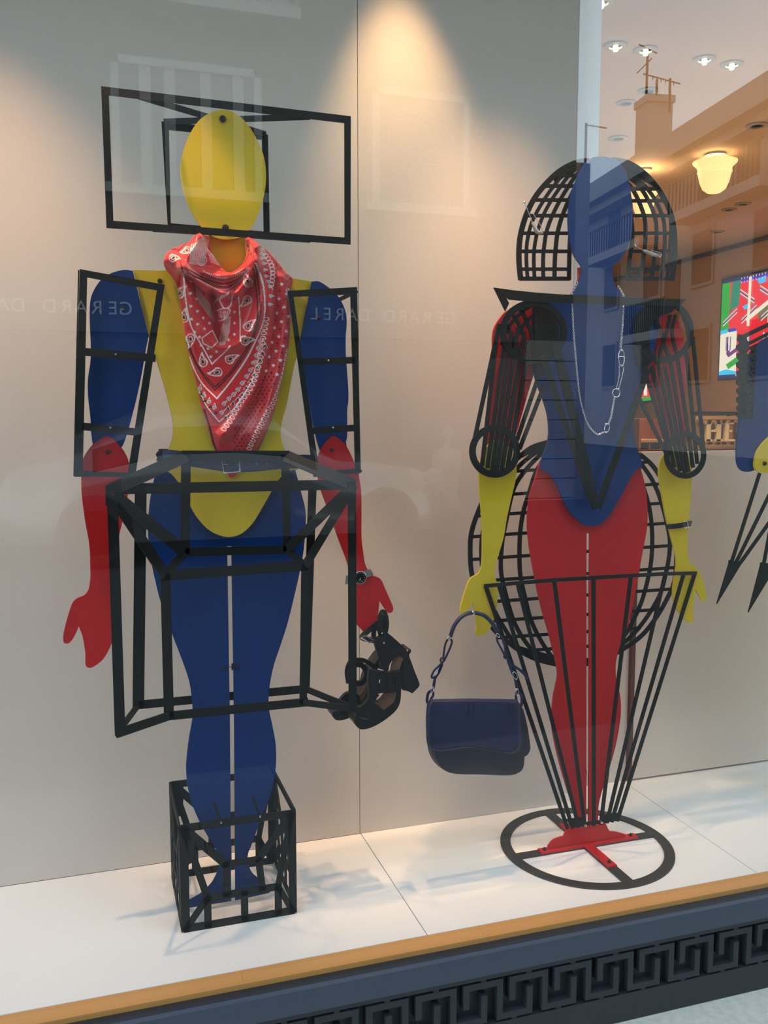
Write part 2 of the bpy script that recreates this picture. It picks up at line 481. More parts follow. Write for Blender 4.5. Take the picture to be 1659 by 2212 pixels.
pendant(1545, 340, 418, 5.6, 39, 'glowing bell shaped pendant lamp hanging clear of the mannequins')
pendant(1391, 408, 470, 6.1, 27, 'glowing pendant lamp seen through the hair grid of the right mannequin')
for x_, y_ in ((4.2, 3.6), (5.4, 5.2), (3.4, 5.0), (5.2, 8.0)):
    point_light('shop_fill_light', (x_, y_, 1.5), 19, WARM2, .12)  # added fill without a fixture, evens the warm light in the shop

# screen with a bright zigzag scarf pattern, on the side wall
ex_scr = empty('wall_screen', W(1600, 700), 'bright screen with a multicoloured zigzag pattern on the shop wall', 'screen')
d_ = (q0 - q1).normalized(); nW = Vector((-d_.y, d_.x, 0))
TLc, BLc = W(1566, 606, .06), W(1549, 818, .06)
# upright rectangle: left edge where the two corners average, extending toward the camera
xl_ = (TLc + BLc) / 2; base = Vector((xl_.x, xl_.y, 0)); dirn = -d_; ztop, zbot = TLc.z, BLc.z
SW, SH = 2.0, ztop - zbot


def S_(u, v, o=0.0):
    return base + dirn * (u * SW) + Vector((0, 0, zbot + (1 - v) * SH)) + nW * o * (1 if nW.x < 0 else -1)


def quadS(u0, v0, u1, v1, o): return [S_(u0, v0, o), S_(u1, v0, o), S_(u1, v1, o), S_(u0, v1, o)]


casef = mk('casing', (lambda a: (a[0], a[1]))(slab([quadS(-.012, -.02, 1.01, 1.02, 0)], -(S_(0, 0, 1) - S_(0, 0, 0)).normalized(), .05)), mat('screen casing', (.05, .07, .06), .4), ex_scr)
SC = {}
for n_, c_ in dict(red=(235, 30, 45), green=(25, 160, 50), teal=(20, 130, 100), blue=(40, 60, 190), navy=(35, 35, 90), cream=(235, 225, 200), purple=(110, 45, 120), cyan=(40, 190, 235), mauve=(150, 110, 150), olive=(110, 100, 50), pink=(240, 150, 200)).items():
    SC[n_] = mat('screen ' + n_, (0.02, 0.02, 0.02), .3, emit=srgb(c_), estr=1.0)
shapes = [('red', [(0, 0), (1, 0), (1, 1), (0, 1)]),
          ('green', [(0, 0), (.07, 0), (.07, .55), (0, .55)]), ('teal', [(.09, .0), (.16, .0), (.15, .28), (.11, .3), (.07, .34)]),
          ('cream', [(0, .55), (.14, .50), (.15, 1), (0, 1)]), ('navy', [(0, 0), (1, 0), (1, .03), (0, .03)]), ('blue', [(.16, .03), (1, .03), (1, .055), (.16, .055)]),
          ('cyan', [(0, .93), (.06, .91), (.16, .94), (.30, .93), (.30, .965), (0, .965)]), ('navy', [(0, .965), (1, .965), (1, 1), (0, 1)]),
          ('cyan', [(0, .51), (.06, .50), (.06, .54), (0, .545)]), ('blue', [(.07, .50), (.14, .50), (.14, .53), (.07, .535)]),
          ('purple', [(.06, .64), (.09, .68), (.09, .74), (.26, .60), (.26, .65), (.08, .79), (.06, .76)]),
          ('green', [(.06, .86), (.22, .74), (.26, .78), (.08, .91)]), ('navy', [(.16, .86), (.30, .76), (.30, .80), (.18, .90)]),
          ('navy', [(.38, .22), (.66, .40), (.66, .45), (.40, .30)]), ('olive', [(.30, .34), (.42, .30), (.44, .44), (.32, .46)]), ('green', [(.42, .28), (.52, .38), (.44, .48), (.38, .40)])]
for i in range(6):                      # cream zigzag bands with striped edges
    a = .02 + i * .16
    for j, cn in enumerate(('cream', 'mauve', 'navy', 'cream', 'mauve')):
        o = j * .012
        shapes.append((cn, [(a, .46 - o), (a + .12, .34 - o), (a + .12, .35 - o), (a, .47 - o)]))
        shapes.append((cn, [(a + .14, .12 + o), (a + .26, .24 + o), (a + .26, .25 + o), (a + .14, .13 + o)]))
        shapes.append((cn, [(a + .02 + o, .58), (a + .03 + o, .58), (a + .03 + o, .72), (a + .02 + o, .72)]))
for u in (.235, .40, .58, .76): shapes.append(('cream', [(u, .02), (u + .022, .02), (u + .018, .5), (u - .004, .5)]))
shapes.append(('cream', [(.22, .42), (.46, .22), (.48, .25), (.23, .46)]))
shapes.append(('cyan', [(.30, .06), (.37, .04), (.37, .10), (.32, .11)])); shapes.append(('cyan', [(.19, .30), (.23, .28), (.235, .32), (.21, .335)]))
for i in range(34):
    u = .17 + i * .024; shapes.append(('pink', [(u, .012), (u + .008, .012), (u + .008, .028), (u, .028)])); shapes.append(('pink', [(u, .05), (u + .008, .05), (u + .008, .066), (u, .066)]))
for i in range(14):
    u = .16 + i * .024; shapes.append(('pink', [(u, .955), (u + .008, .955), (u + .008, .985), (u, .985)]))
keys = list(SC); V, Fc, Mi = [], [], []
for i, (cn, pts) in enumerate(shapes):
    b = len(V); V += [S_(u, v, .004 + i * .00012) for u, v in pts]; Fc.append(list(range(b, b + len(pts)))); Mi.append(keys.index(cn))
mk('picture', (V, Fc, Mi), [SC[k_] for k_ in keys], ex_scr)
# part of a second screen farther along the same wall
s2 = empty('wall_screen', W(1385, 820), 'farther bright screen glimpsed between torso and arm of the right mannequin', 'screen')
A = [W(1340, 765, .06), W(1410, 748, .06), W(1410, 864, .06), W(1340, 872, .06)]
mk('casing', slab([[p + (p - sum(A, Vector()) / 4) * .05 for p in A]], nW * (-1 if nW.x < 0 else 1), .05), [MATS['screen casing']] * 2, s2)
cen = sum(A, Vector()) / 4
fz = nW * (.003 if nW.x < 0 else -.003)
def A_(u, v): return A[0].lerp(A[1], u).lerp(A[3].lerp(A[2], u), v) + fz
V, Fc, Mi = [], [], []
for i, (cn, pts) in enumerate((('red', [(0, 0), (1, 0), (1, 1), (0, 1)]), ('cream', [(.4, .5), (.8, .3), (.9, .6), (.6, .9)]), ('purple', [(.1, .2), (.5, .1), (.4, .4)]), ('green', [(0, .93), (1, .93), (1, 1), (0, 1)]), ('cream', [(.7, 0), (.8, 0), (.85, .9), (.75, .9)]))):
    b = len(V); V += [A_(u, v) + fz * (.2 * i) for u, v in pts]; Fc.append(list(range(b, b + len(pts)))); Mi.append(keys.index(cn))
mk('picture', (V, Fc, Mi), [SC[k_] for k_ in keys], s2)

# display counter, boxes and metal letters behind the partition
DK = mat('dark reddish wood', (0.09, 0.028, 0.012), .35, noise=.3, nscale=20)
OR = mat('orange brown leather box', (0.30, 0.09, 0.03), .5, noise=.2, nscale=25)
GOLD = mat('warm brushed metal', (0.80, 0.62, 0.38), .28, metal=1.0)
CRYS = mat('pale gilded letter', (0.90, 0.84, 0.70), .35, metal=.1)
YK = 4.6
ct = P(1380, 972, YK).z
kx0, kx1 = P(1330, 975, YK).x, 5.2
cn_ = empty('display_counter', (kx0 + .6, YK + .3, -.05), 'dark wooden display counter behind the cream partition', 'counter')
mk('counter_top', box(kx0, kx1, YK - .02, YK + .62, ct - .06, ct), DK, cn_)
mk('carcass', box(kx0 + .03, kx1 - .03, YK + .02, YK + .58, -.05, ct - .06), DK, cn_)
# hatch of boxes at the left
bx = empty('display_box', (P(1410, 940, YK + .1).x, YK + .1, ct), 'reddish brown open display box on the counter', 'box')
x0_, x1_ = P(1372, 940, YK + .1).x, P(1451, 940, YK + .1).x; z1_ = P(1400, 904, YK + .1).z
mk('back_panel', box(x0_, x1_, YK + .30, YK + .32, ct, z1_), OR, bx); mk('side_panel', box(x0_, x0_ + .015, YK + .06, YK + .30, ct, z1_), OR, bx); mk('side_panel', box(x1_ - .015, x1_, YK + .06, YK + .30, ct, z1_), OR, bx)
zs = P(1400, 955, YK + .1).z
mk('shelf_board', box(x0_ + .015, x1_ - .015, YK + .06, YK + .30, zs, zs + .015), GOLD, bx)
for u in (.3, .62): mk('divider', box(x0_ + (x1_ - x0_) * u, x0_ + (x1_ - x0_) * u + .012, YK + .07, YK + .30, ct, zs), OR, bx)
# frame with big letters H E
lt = empty('letter_sign', (P(1560, 940, YK + .1).x, YK + .1, ct), 'gilded frame of standing metal capital letters H E on the counter', 'sign')
def LB(x0, y0, x1, y1, y=YK + .1, d=.03): a, b = P(x0, y0, y), P(x1, y1, y); return box(min(a.x, b.x), max(a.x, b.x), y, y + d, min(a.z, b.z), max(a.z, b.z))
mk('frame_bar', LB(1503, 899, 1660, 905), GOLD, lt); mk('frame_bar', LB(1503, 958, 1660, 965), GOLD, lt); mk('frame_bar', LB(1520, 909, 1660, 912), GOLD, lt); mk('frame_bar', LB(1520, 953, 1660, 957), GOLD, lt)
mk('back_panel', LB(1503, 905, 1660, 958, YK + .14, .01), mat('dim gilded panel', (.35, .22, .12), .4), lt)
for lx in (1516, 1644):
    lx_ = P(lx, 960, YK + .1).x; mk('leg', box(lx_ - .008, lx_ + .008, YK + .1, YK + .13, ct + .0005, P(lx, 958, YK + .1).z), SCREW, lt)
def letter(rects, name='letter'):
    q = join(*[LB(*r, YK + .105, .02) for r in rects]); mk(name, (q[0], q[1]), CRYS, lt)
letter(((1527, 912, 1535, 953), (1549, 912, 1557, 953), (1535, 928, 1549, 933), (1523, 912, 1539, 916), (1545, 912, 1561, 916), (1523, 949, 1539, 953), (1545, 949, 1561, 953)))
letter(((1567, 912, 1574, 953), (1574, 912, 1586, 916), (1574, 949, 1588, 953), (1574, 929, 1582, 933)))
letter(((1596, 912, 1603, 953), (1603, 912, 1614, 916), (1603, 928, 1614, 932), (1614, 916, 1620, 928), (1608, 932, 1620, 953)))
for x in (1535, 1553, 1566, 1583):
    for y in (909, 957): mk('clamp', LB(x - 2, y - 2, x + 3, y + 3, YK + .09, .012), SCREW, lt)
rl = empty('wall_rail', (P(1560, 893, YK + .5).x, YK + .5, ct), 'black horizontal rail above the metal letters', 'rail')
mk('rail_bar', LB(1500, 889, 1720, 897, YK + .4, .04), mat('black lacquer', (.012, .01, .012), .3), rl)
mk('bracket', box(P(1575, 893, YK + .42).x - .01, P(1575, 893, YK + .42).x + .01, YK + .41, YK + .43, ct, P(1560, 893, YK + .42).z), SCREW, rl)
mk('bracket', box(P(1700, 893, YK + .42).x - .01, P(1700, 893, YK + .42).x + .01, YK + .41, YK + .43, ct, P(1560, 893, YK + .42).z), SCREW, rl)

# ================================================================ THE STREET (seen reflected in the glass)
GY = GLASS_Y
FACADE = mat('dark ochre render', (0.058, 0.052, 0.046), 0.9, noise=.12, nscale=1.5)
FRAME_L = mat('pale window surround', (0.30, 0.30, 0.285), 0.8)
FACG = mat('grey rusticated stone', (0.22, 0.20, 0.19), 0.9, noise=.1, nscale=2)
FACS = mat('beige render', (0.46, 0.43, 0.40), 0.9, noise=.08, nscale=1)
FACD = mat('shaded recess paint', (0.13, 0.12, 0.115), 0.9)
DGL = mat('dark street window', (0.02, 0.025, 0.03), .15)
RAILM = mat('black iron railing', (.02, .02, .02), .5)
ROOFM = mat('grey brown roof', (0.16, 0.13, 0.11), .9, noise=.2, nscale=2)


def MP(x, y, Yv):                     # mirror of the virtual point behind the glass: a real point in the street
    p = P(x, y, Yv); return Vector((p.x, 2 * GY - p.y, p.z))


YV = 12.6; FY = 2 * GY - YV           # street facade opposite


def fbox(x0, y0, x1, y1, out0, out1):
    """box on the opposite facade between two pixels of its mirror image; out0..out1 in metres proud of it"""
    a, b = MP(x0, y0, YV), MP(x1, y1, YV)
    return box(min(a.x, b.x), max(a.x, b.x), FY + out0, FY + out1, min(a.z, b.z), max(a.z, b.z))


XE = MP(1246, 300, YV).x
bo = empty('street_building', (0, FY, -.25), 'tall dark building across the street, mirrored in the left part of the glass', 'building')
mk('facade', box(-9, XE, FY - 3, FY, 1.9, 14), FACADE, bo)
mk('ground_storey', box(-9, XE, FY - 3, FY + .02, -.25, 1.9), FACADE, bo)
XP = MP(1274, 400, YV).x
mk('corner_pier', box(XE, XP, FY - 3, FY, -.25, MP(1260, 352, YV).z), FACG, bo)
mk('mast', tube([Vector((XP - .03, FY - .1, MP(1270, 380, YV).z)), Vector((XP - .03, FY - .1, MP(1275, 262, YV).z))], .02, 6), RAILM, bo)
mk('mast_arm', tube([Vector((XP - .03, FY - .1, MP(1275, 266, YV).z)), Vector((XP + .32, FY - .1, MP(1310, 272, YV).z))], .012, 6), RAILM, bo)
# stone courses of the corner bay
for i in range(11):
    za, zb2 = MP(1200, 1200 - i * 42 + 1.5, YV).z, MP(1200, 1200 - (i + 1) * 42 - .5, YV).z
    mk('stone_course', box(MP(1130, 900, YV).x, MP(1240, 900, YV).x, FY, FY + .06, min(za, zb2), max(za, zb2)), mat('stone %d' % i, (0.30, 0.27, 0.25), .9) if i == 0 else MATS['stone 0'], bo)
wz = lambda a, b: fbox(*a, *b, 0, 0)


def sash(x0, y0, x1, y1, bars, slope=.105):
    # surround, recessed dark glass, glazing bars; pixels of the mirrored image at its left edge
    cxp = (x0 + x1) / 2
    a, b = MP(x0, y0, YV), MP(x1, y1 + slope * (x1 - x0) * .5, YV)
    zt2, zb3 = MP(cxp, y0 + slope * (x1 - x0) / 2, YV).z, MP(cxp, y1 + slope * (x1 - x0) / 2 * .6, YV).z
    X0_, X1_ = a.x, b.x; w2 = .10
    fr_ = mk('window', join(box(X0_, X1_, FY, FY + .10, zt2 - w2, zt2), box(X0_, X0_ + w2, FY, FY + .10, zb3, zt2), box(X1_ - w2, X1_, FY, FY + .10, zb3, zt2), box(X0_ - .1, X1_ + .1, FY, FY + .16, zb3 - .12, zb3)), FRAME_L, bo)
    mk('pane', box(X0_ + w2, X1_ - w2, FY + .01, FY + .03, zb3, zt2 - w2), DGL, fr_)
    for u in bars:
        xx = X0_ + (X1_ - X0_) * u; mk('glazing_bar', box(xx - .07, xx + .07, FY + .03, FY + .07, zb3, zt2 - w2), FRAME_L, fr_)


sash(236, 122, 565, 400, (.22, .38, .62, .84))
sash(800, 190, 1008, 440, ())
sash(-330, 30, -60, 330, (.5,))
# balcony of the floor above
bz = MP(540, 38, YV)
bal = mk('balcony', box(MP(280, 20, YV).x, MP(632, 40, YV).x, FY, FY + .5, bz.z - .14, bz.z), FRAME_L, bo)
mk('railing', join(*([box(MP(300, 0, YV).x + i * .12, MP(300, 0, YV).x + i * .12 + .035, FY + .44, FY + .47, bz.z, bz.z + 1.0) for i in range(17)] + [box(MP(280, 0, YV).x, MP(632, 0, YV).x, FY + .44, FY + .48, bz.z + 1.0, bz.z + 1.05)])), FRAME_L, bal, kind='stuff')
# white balcony back light door
mk('balcony_door', fbox(330, -250, 620, 20, 0, .04), FRAME_L, bo)
# shop sign with reversed reading in the mirror
def text_mesh(body, size, loc, rot, m, parent, ext=.01, name='lettering'):
    c = bpy.data.curves.new(name, 'FONT'); c.body = body; c.size = size; c.extrude = ext; c.align_x = 'LEFT'
    ob = bpy.data.objects.new(name, c); COL.objects.link(ob)
    dg = bpy.context.evaluated_depsgraph_get(); me = bpy.data.meshes.new_from_object(ob.evaluated_get(dg))
    bpy.data.objects.remove(ob); bpy.data.curves.remove(c)
    o = bpy.data.objects.new(name, me); COL.objects.link(o); me.materials.append(m)
    off = Vector((0, 0, 0)); p = parent
    while p is not None: off += p.location; p = p.parent
    o.parent = parent; o.location = Vector(loc) - off; o.rotation_euler = rot
    return o


LETM = mat('pale sign lettering', (0.55, 0.55, 0.52), .6)
fa = mk('fascia', box(MP(-120, 660, YV).x, MP(1120, 730, YV).x, FY + .02, FY + .12, MP(500, 725, YV).z, MP(500, 625, YV).z), mat('dark fascia', (.04, .04, .045), .6), bo)
for xr in (286, 976):
    a = MP(xr, 702 if xr > 500 else 683, YV)
    xx = a.x
    for ch in 'GERARD DAREL':
        if ch != ' ': text_mesh(ch, .24, (xx, FY + .14, a.z), (pi / 2, 0, pi), LETM, fa, .005, 'letter')
        xx -= .185
# shop windows at street level
for (xa, xb) in ((-60, 330), (400, 700), (860, 1110)):
    sw_ = mk('shop_window', fbox(xa, 770, xb, 1140, .02, .06), DGL, bo)
for x, y in ((375, 935), (965, 945)):
    c = MP(x, y, YV - .45)
    mnq = lathe([(0, .17), (.07, .14), (.085, .06), (.07, -.02), (.045, -.08), (.05, -.14), (.2, -.2), (.22, -.3), (.19, -.5), (.15, -.75), (.2, -1.0), (.14, -1.1), (.1, c.z * -1 - .25)], (c.x, c.y, c.z), 16)
    e_ = mk('shop_mannequin', mnq, FRAME_L, None, smooth=True)
    tag(e_, 'white mannequin in the shop across the street, mirrored ' + ('beside the left waist' if x < 500 else 'between the two figures'), 'mannequin')

# second building along the side street, seen mirrored at the upper right
az = radians(8.6); dS = Vector((sin(az), cos(az), 0)); nS = Vector((cos(az), -sin(az), 0))
r_ = ray(1290, 400); k_ = 40 / sqrt(r_.x ** 2 + r_.y ** 2); pS = CAMPOS + r_ * k_


def SB(x, y, off=0.0):                # pixel on the side building's front, mirrored back to the street; off is metres out of it
    r = ray(x, y); t_ = ((pS - nS * off) - CAMPOS).dot(nS) / r.dot(nS); p = CAMPOS + r * t_
    return Vector((p.x, 2 * GY - p.y, p.z))


def sface(pts, off0, off1):
    A_ = [SB(x, y, 0) for x, y in pts]; nn = Vector((nS.x, -nS.y, 0))
    return slab([[p - nn * off1 for p in A_]], tuple(nn), off1 - off0)


sb = empty('side_building', (SB(1500, 600).x, SB(1500, 600).y, -.25), 'beige building with eaves and balconies on the side street, mirrored at upper right', 'building')
zR = SB(1290, 400).z; zE = SB(1290, 462).z


def sbox(u0, u1, z0, z1, off0, off1):
    """box along the side front: u metres from its far end, z heights, off metres proud"""
    nn = Vector((nS.x, -nS.y, 0)); dd = Vector((dS.x, -dS.y, 0)); p0 = Vector((pS.x, 2 * GY - pS.y, 0))
    V = []
    for u in (u0, u1):
        for o in (off0, off1):
            for z in (z0, z1): q = p0 - dd * u - nn * o; V.append(Vector((q.x, q.y, z)))
    return V, [[0, 1, 3, 2], [4, 6, 7, 5], [0, 4, 5, 1], [2, 3, 7, 6], [0, 2, 6, 4], [1, 5, 7, 3]]


def uz(x, y, off=0.0):                # pixel -> (u, z) on the side front
    p = SB(x, y, off); dd = Vector((dS.x, -dS.y, 0)); p0 = Vector((pS.x, 2 * GY - pS.y, 0))
    return -(p - p0).dot(dd), p.z


mk('front', sbox(-6, 36, -.25, zE, -6, 0), FACS, sb)
mk('cornice', sbox(-6.3, 36, zE - .28, zE, 0, .7), mat('pale cornice', (.50, .45, .40), .9), sb)
mk('soffit', sbox(-6.3, 36, zE, zE + .25, -6, 1.1), FACS, sb)
mk('parapet', sbox(-6.3, 36, zE + .25, zR, -6, .4), FACS, sb)
u1, _ = uz(1371, 330); u2, _ = uz(1395, 310); ztc = uz(1395, 206)[1]
mk('chimney', sbox(u1, u2, zR - .1, ztc, -1.0, 0.0), FACS, sb)
mk('chimney_cap', sbox(u1 - .1, u2 + .1, ztc - .25, ztc, -1.05, .05), FACS, sb)


def pole(x0, y0, x1, y1, r=.03):
    a, b = SB(x0, y0), SB(x1, y1); mk('antenna', tube([a, b], r, 6), RAILM, sb)


pole(1396, 206, 1399, 110, .045); pole(1418, 206, 1419, 172, .045); pole(1446, 242, 1447, 170, .045)
pole(1376, 158, 1408, 126, .022); pole(1390, 160, 1468, 181, .028); pole(1380, 96, 1418, 115, .028)
for i in range(6): pole(1410 + i * 9, 163 + i * 2.4, 1410 + i * 9, 173 + i * 2.4, .015)
# balconies: slab, parapet and railing; recessed dark bays
for (xa, ya, xb, yb, h_) in ((1262, 565, 1380, 525, .95), (1440, 470, 1640, 395, .95), (1340, 735, 1430, 720, 1.0)):
    ua, z_a = uz(xa, ya, .8); ub, z_b = uz(xb, yb, .8); zz = (z_a + z_b) / 2
    bl_ = mk('balcony', sbox(ua, ub, zz - .15, zz + .15, 0, .8), FACS, sb)
    n_ = 22; rr = [sbox(ua + (ub - ua) * i / n_, ua + (ub - ua) * i / n_ + .05, zz + .15, zz + .15 + h_, .74, .78) for i in range(n_)] + [sbox(ua, ub, zz + .15 + h_, zz + .2 + h_, .72, .8)]
    q = join(*rr); mk('railing', (q[0], q[1]), RAILM, bl_, kind='stuff')
    for f in (.1, .55):
        du = ub - ua; dw = mk('balcony_door', sbox(ua + du * f, ua + du * f + 1.1, zz + .15, zz + 2.5, 0, .03), FACD, bl_)
# upper windows and storeys
fl_h = 3.1
for row in range(1, 4):
    for cI in range(9):
        u = 1.2 + cI * 3.6; z = zE - .9 - row * fl_h
        if z < 0: continue
        wq = mk('window', sbox(u - .12, u + 1.32, z - .12, z + 1.75, 0, .06), mat('pale surround side', (.42, .38, .34), .9) if not MATS.get('pale surround side') else MATS['pale surround side'], sb)
        mk('pane', sbox(u, u + 1.2, z, z + 1.62, .05, .08), FACD, wq)


# car parked across the street
cf_ = MP(985, 1215, 8.2)
car = empty('car', (cf_.x - 2.1, cf_.y - .85, -.25), 'silver grey parked car across the street, its bonnet mirrored faintly in the glass', 'car')
CARP = mat('silver grey car paint', (.20, .21, .22), .22, metal=.5, coat=1.0)


def interp(tab, u):
    for (a, b), (c, d) in zip(tab, tab[1:]):
        if a <= u <= c: return b + (d - b) * (u - a) / (c - a)
    return tab[-1][1]


top_t = [(0, .62), (.03, .78), (.10, .90), (.22, .97), (.28, 1.0), (.40, 1.38), (.50, 1.45), (.66, 1.43), (.80, 1.20), (.90, 1.02), (.97, .95), (1, .70)]
wid_t = [(0, .62), (.04, .78), (.15, .85), (.5, .88), (.85, .84), (.97, .76), (1, .6)]
roof_w = [(0, .9), (.24, .86), (.42, .68), (.66, .68), (.84, .80), (1, .9)]


def carshell(u0, u1, vlo, vhi, off=0.0, n=26, k=16):
    V, Fc = [], []
    for i in range(n + 1):
        u = u0 + (u1 - u0) * i / n; T = interp(top_t, u); Wd = interp(wid_t, u); rw = interp(roof_w, u); x = cf_.x - u * 4.2
        for j in range(k + 1):
            a = vlo + (vhi - vlo) * j / k                     # 0 front sill .. 1 rear sill across the roof
            s_ = -cos(a * pi); e_ = abs(s_) ** .55 * (1 if s_ > 0 else -1); h_ = sin(a * pi) ** .62
            z = .22 + (T - .22) * h_; f = 1 if z < .92 else 1 - (1 - rw) * min(1, (z - .92) / max(.05, T - .92 + .02))
            V.append(Vector((x, cf_.y - .85 - e_ * -(Wd * f + off), z - .25 + off)))
    for i in range(n):
        for j in range(k): b = i * (k + 1) + j; Fc.append([b, b + 1, b + k + 2, b + k + 1])
    return V, Fc


mk('body', carshell(0, 1, 0, 1, 0, 40, 28), CARP, car, smooth=True)
mk('side_window', carshell(.33, .80, .745, .845, .006), DGL, car, smooth=True); mk('windscreen', carshell(.275, .40, .30, .70, .006), DGL, car, smooth=True)
for ux in (.17, .80):
    for sd in (-1, 1):
        c = Vector((cf_.x - ux * 4.2, cf_.y - .85 + sd * .80, .07)); wh = mk('wheel', lathe([(0, -.1), (.28, -.1), (.32, -.06), (.32, .06), (.28, .1), (0, .1)], c, 28, 'y'), mat('tyre', (.02, .02, .02), .8) if not MATS.get('tyre') else MATS['tyre'], car)
        mk('rim', lathe([(0, .105 * sd), (.2, .105 * sd)], c, 20, 'y'), FRAME_L, wh)
mk('headlamp', lathe([(0, .06), (.10, .04), (.13, 0)], (cf_.x - .16, cf_.y - .22, .42), 16, 'y'), FRAME_L, car)

# ================================================================ LEFT MANNEQUIN (yellow torso)
m1 = empty('mannequin', (0.285, 1.95, 0), 'flat cut-out mannequin with yellow oval head and body, blue legs, inside black box frames', 'mannequin')
YL, YT, YA, YF_ = 1.950, 1.936, 1.928, 1.921
C4 = lambda pts: crop(pts, 130, 1200, 2.304)
legs = [(340, 1012), (329, 1055), (323, 1091), (320, 1147), (325, 1204), (338, 1265), (347, 1300), (368, 1360), (390, 1417), (408, 1469), (415, 1512), (416, 1550),
        (408, 1599), (402.5, 1653), (405, 1695), (414, 1734), (431, 1775), (451, 1810), (470, 1840), (477, 1855), (475, 1870), (470, 1885), (461, 1903), (451, 1916),
        (438, 1929), (409, 1946, 1), (409, 1961, 1), (499.5, 1946.5, 1), (496.8, 1560, 1), (491, 1180, 1), (500, 1180, 1), (506, 1560, 1), (508.5, 1945, 1), (582, 1929, 1), (582, 1918, 1), (560, 1900), (546, 1888),
        (540, 1877), (535, 1862), (536, 1844), (542, 1829), (550, 1807), (561, 1777), (574, 1744), (585, 1712), (594, 1673), (596.7, 1640), (595, 1603), (588, 1565),
        (581, 1530), (581, 1495), (590, 1443), (607, 1391), (623, 1340), (646, 1243), (655, 1195), (660, 1143), (660, 1104), (651, 1065), (638, 1015, 1), (620, 1000, 1), (360, 1000, 1)]
board('legs', legs, YL, 0.006, BLUE, m1, label='blue pair of legs cut from one board')
torso = [(288, 583, 1), (321, 725), (334, 766), (356, 838), (371, 899), (374, 938), (364, 972), (353, 1000), (347, 1015, 1), (366, 1021), (380, 1035), (391, 1052), (408, 1087), (425, 1117), (449, 1143),
         (473, 1156), (495, 1160), (521, 1153), (546, 1130), (567, 1096), (586, 1063), (603, 1035), (622, 1019), (645, 1014, 1), (630, 995), (616, 972), (607, 945), (609, 912), (620, 872),
         (636, 790), (650, 742), (675, 608, 1), (625, 600), (590, 590), (552, 575), (540, 555), (535, 525), (535, 495, 1), (450, 495, 1), (450, 520), (440, 555), (425, 575), (360, 584)]
board('torso', torso, YT, 0.006, YELLOW, m1, edge=DARKEDGE, label='yellow torso board')
ua_l = [(287, 585, 1), (321, 727, 1), (314, 762), (305, 814), (291, 877), (267, 959), (244, 983), (220, 985), (203, 970), (197, 936), (195, 901), (190, 854), (190, 818), (195, 783), (196, 748), (194, 701),
        (194, 661), (199, 635), (216, 607), (239, 590.5), (268, 583)]
ua_r = [(674, 608, 1), (689, 608), (710, 621), (727, 636), (738, 652), (747, 675), (749, 700), (747, 726), (747, 760), (749, 792), (752.5, 841), (752.5, 866), (750, 887), (750, 919), (747, 955), (719, 985),
        (695, 980), (677.5, 921), (668, 866), (659.5, 821.5), (651, 773), (648, 746)]
board('upper_arm', ua_l, YA, 0.006, BLUE, m1)
board('upper_arm', ua_r, YA, 0.006, BLUE, m1)
fa_l = [(229, 943), (243, 948), (256, 960), (269, 976), (278, 997), (281, 1025), (279, 1050), (271, 1100), (260, 1146), (251, 1195), (244, 1250), (243, 1290), (249, 1340), (246, 1375), (234, 1406), (221, 1426), (204, 1439), (193, 1443), (185, 1437),
        (184, 1408), (178, 1374), (170, 1353, 1), (165, 1366), (156, 1382), (147, 1390), (138, 1388), (136.5, 1374), (141, 1352), (147, 1330), (156, 1304), (166, 1293), (182, 1286), (191, 1274), (195, 1250), (195, 1230), (193, 1178),
        (184, 1126), (177, 1073), (175.6, 1030), (180, 991), (192, 970), (207, 955)]
fa_r = [(719, 942.6), (730, 946), (741, 955), (752, 970), (766, 1000), (774.5, 1026), (780, 1060), (781, 1110), (781, 1160), (785, 1195), (790, 1222), (803, 1242.5, 1), (822, 1251), (833, 1274), (842, 1294), (849.5, 1313), (847, 1322), (838, 1323.5), (828, 1310), (820, 1297, 1),
        (817.5, 1322), (813, 1345), (803, 1361), (793, 1371), (781, 1360), (769, 1346), (760, 1320), (756, 1290), (757, 1262), (756, 1235), (745, 1200), (733, 1169), (711.6, 1108), (694, 1060), (685.5, 1021.5), (686, 990), (700, 961)]
board('forearm', fa_l, YF_, 0.006, RED, m1)
board('forearm', fa_r, YF_, 0.006, RED, m1)
head = crop([(800, 200), (700, 245), (632, 350), (600, 480), (612, 590), (650, 700), (705, 785), (765, 833), (830, 846), (900, 832), (955, 780), (1000, 680), (1024, 560), (1015, 440), (980, 350), (930, 270), (870, 217)], 130, 150, 2.304)
board('head', head, 1.924, 0.006, YELLOW, m1, label='yellow oval head')
bolt(481, 257, 1.924, m1, 0.0068); bolt(487, 492, 1.924, m1, 0.0068)
bolt(345, 607, YT, m1, 0.005)
for x, y in ((266, 665), (688, 686)): bolt(x, y, YA, m1, 0.0042)
for x, y in ((233, 976), (717, 972)): bolt(x, y, YF_, m1, 0.0042)
bolt(483, 1443, YL, m1, 0.004); bolt(512, 1441, YL, m1, 0.004)
mk('hinge', join(bar(P(502, 1433, YL - .004), P(502, 1447, YL - .004), .004, .004), bar(P(494, 1440.5, YL - .002), P(503, 1440.5, YL - .002), .0012, .002)), SCREW, m1)
mk('back_post', box(0.335, 0.345, 1.957, 1.962, 0.0, 0.30), BLACK, m1) if False else None

# --- head frame
FT = 0.004


def frame_px(name, quads_outer, quads_inner, Y, parent, d=FT, m=BLACK, **kw):
    lo = [P(x, y, Y) for x, y in quads_outer]; li = [P(x, y, Y) for x, y in quads_inner]
    return mk(name, slab([lo, li], (0, 1, 0), d), [m, m], parent, **kw)


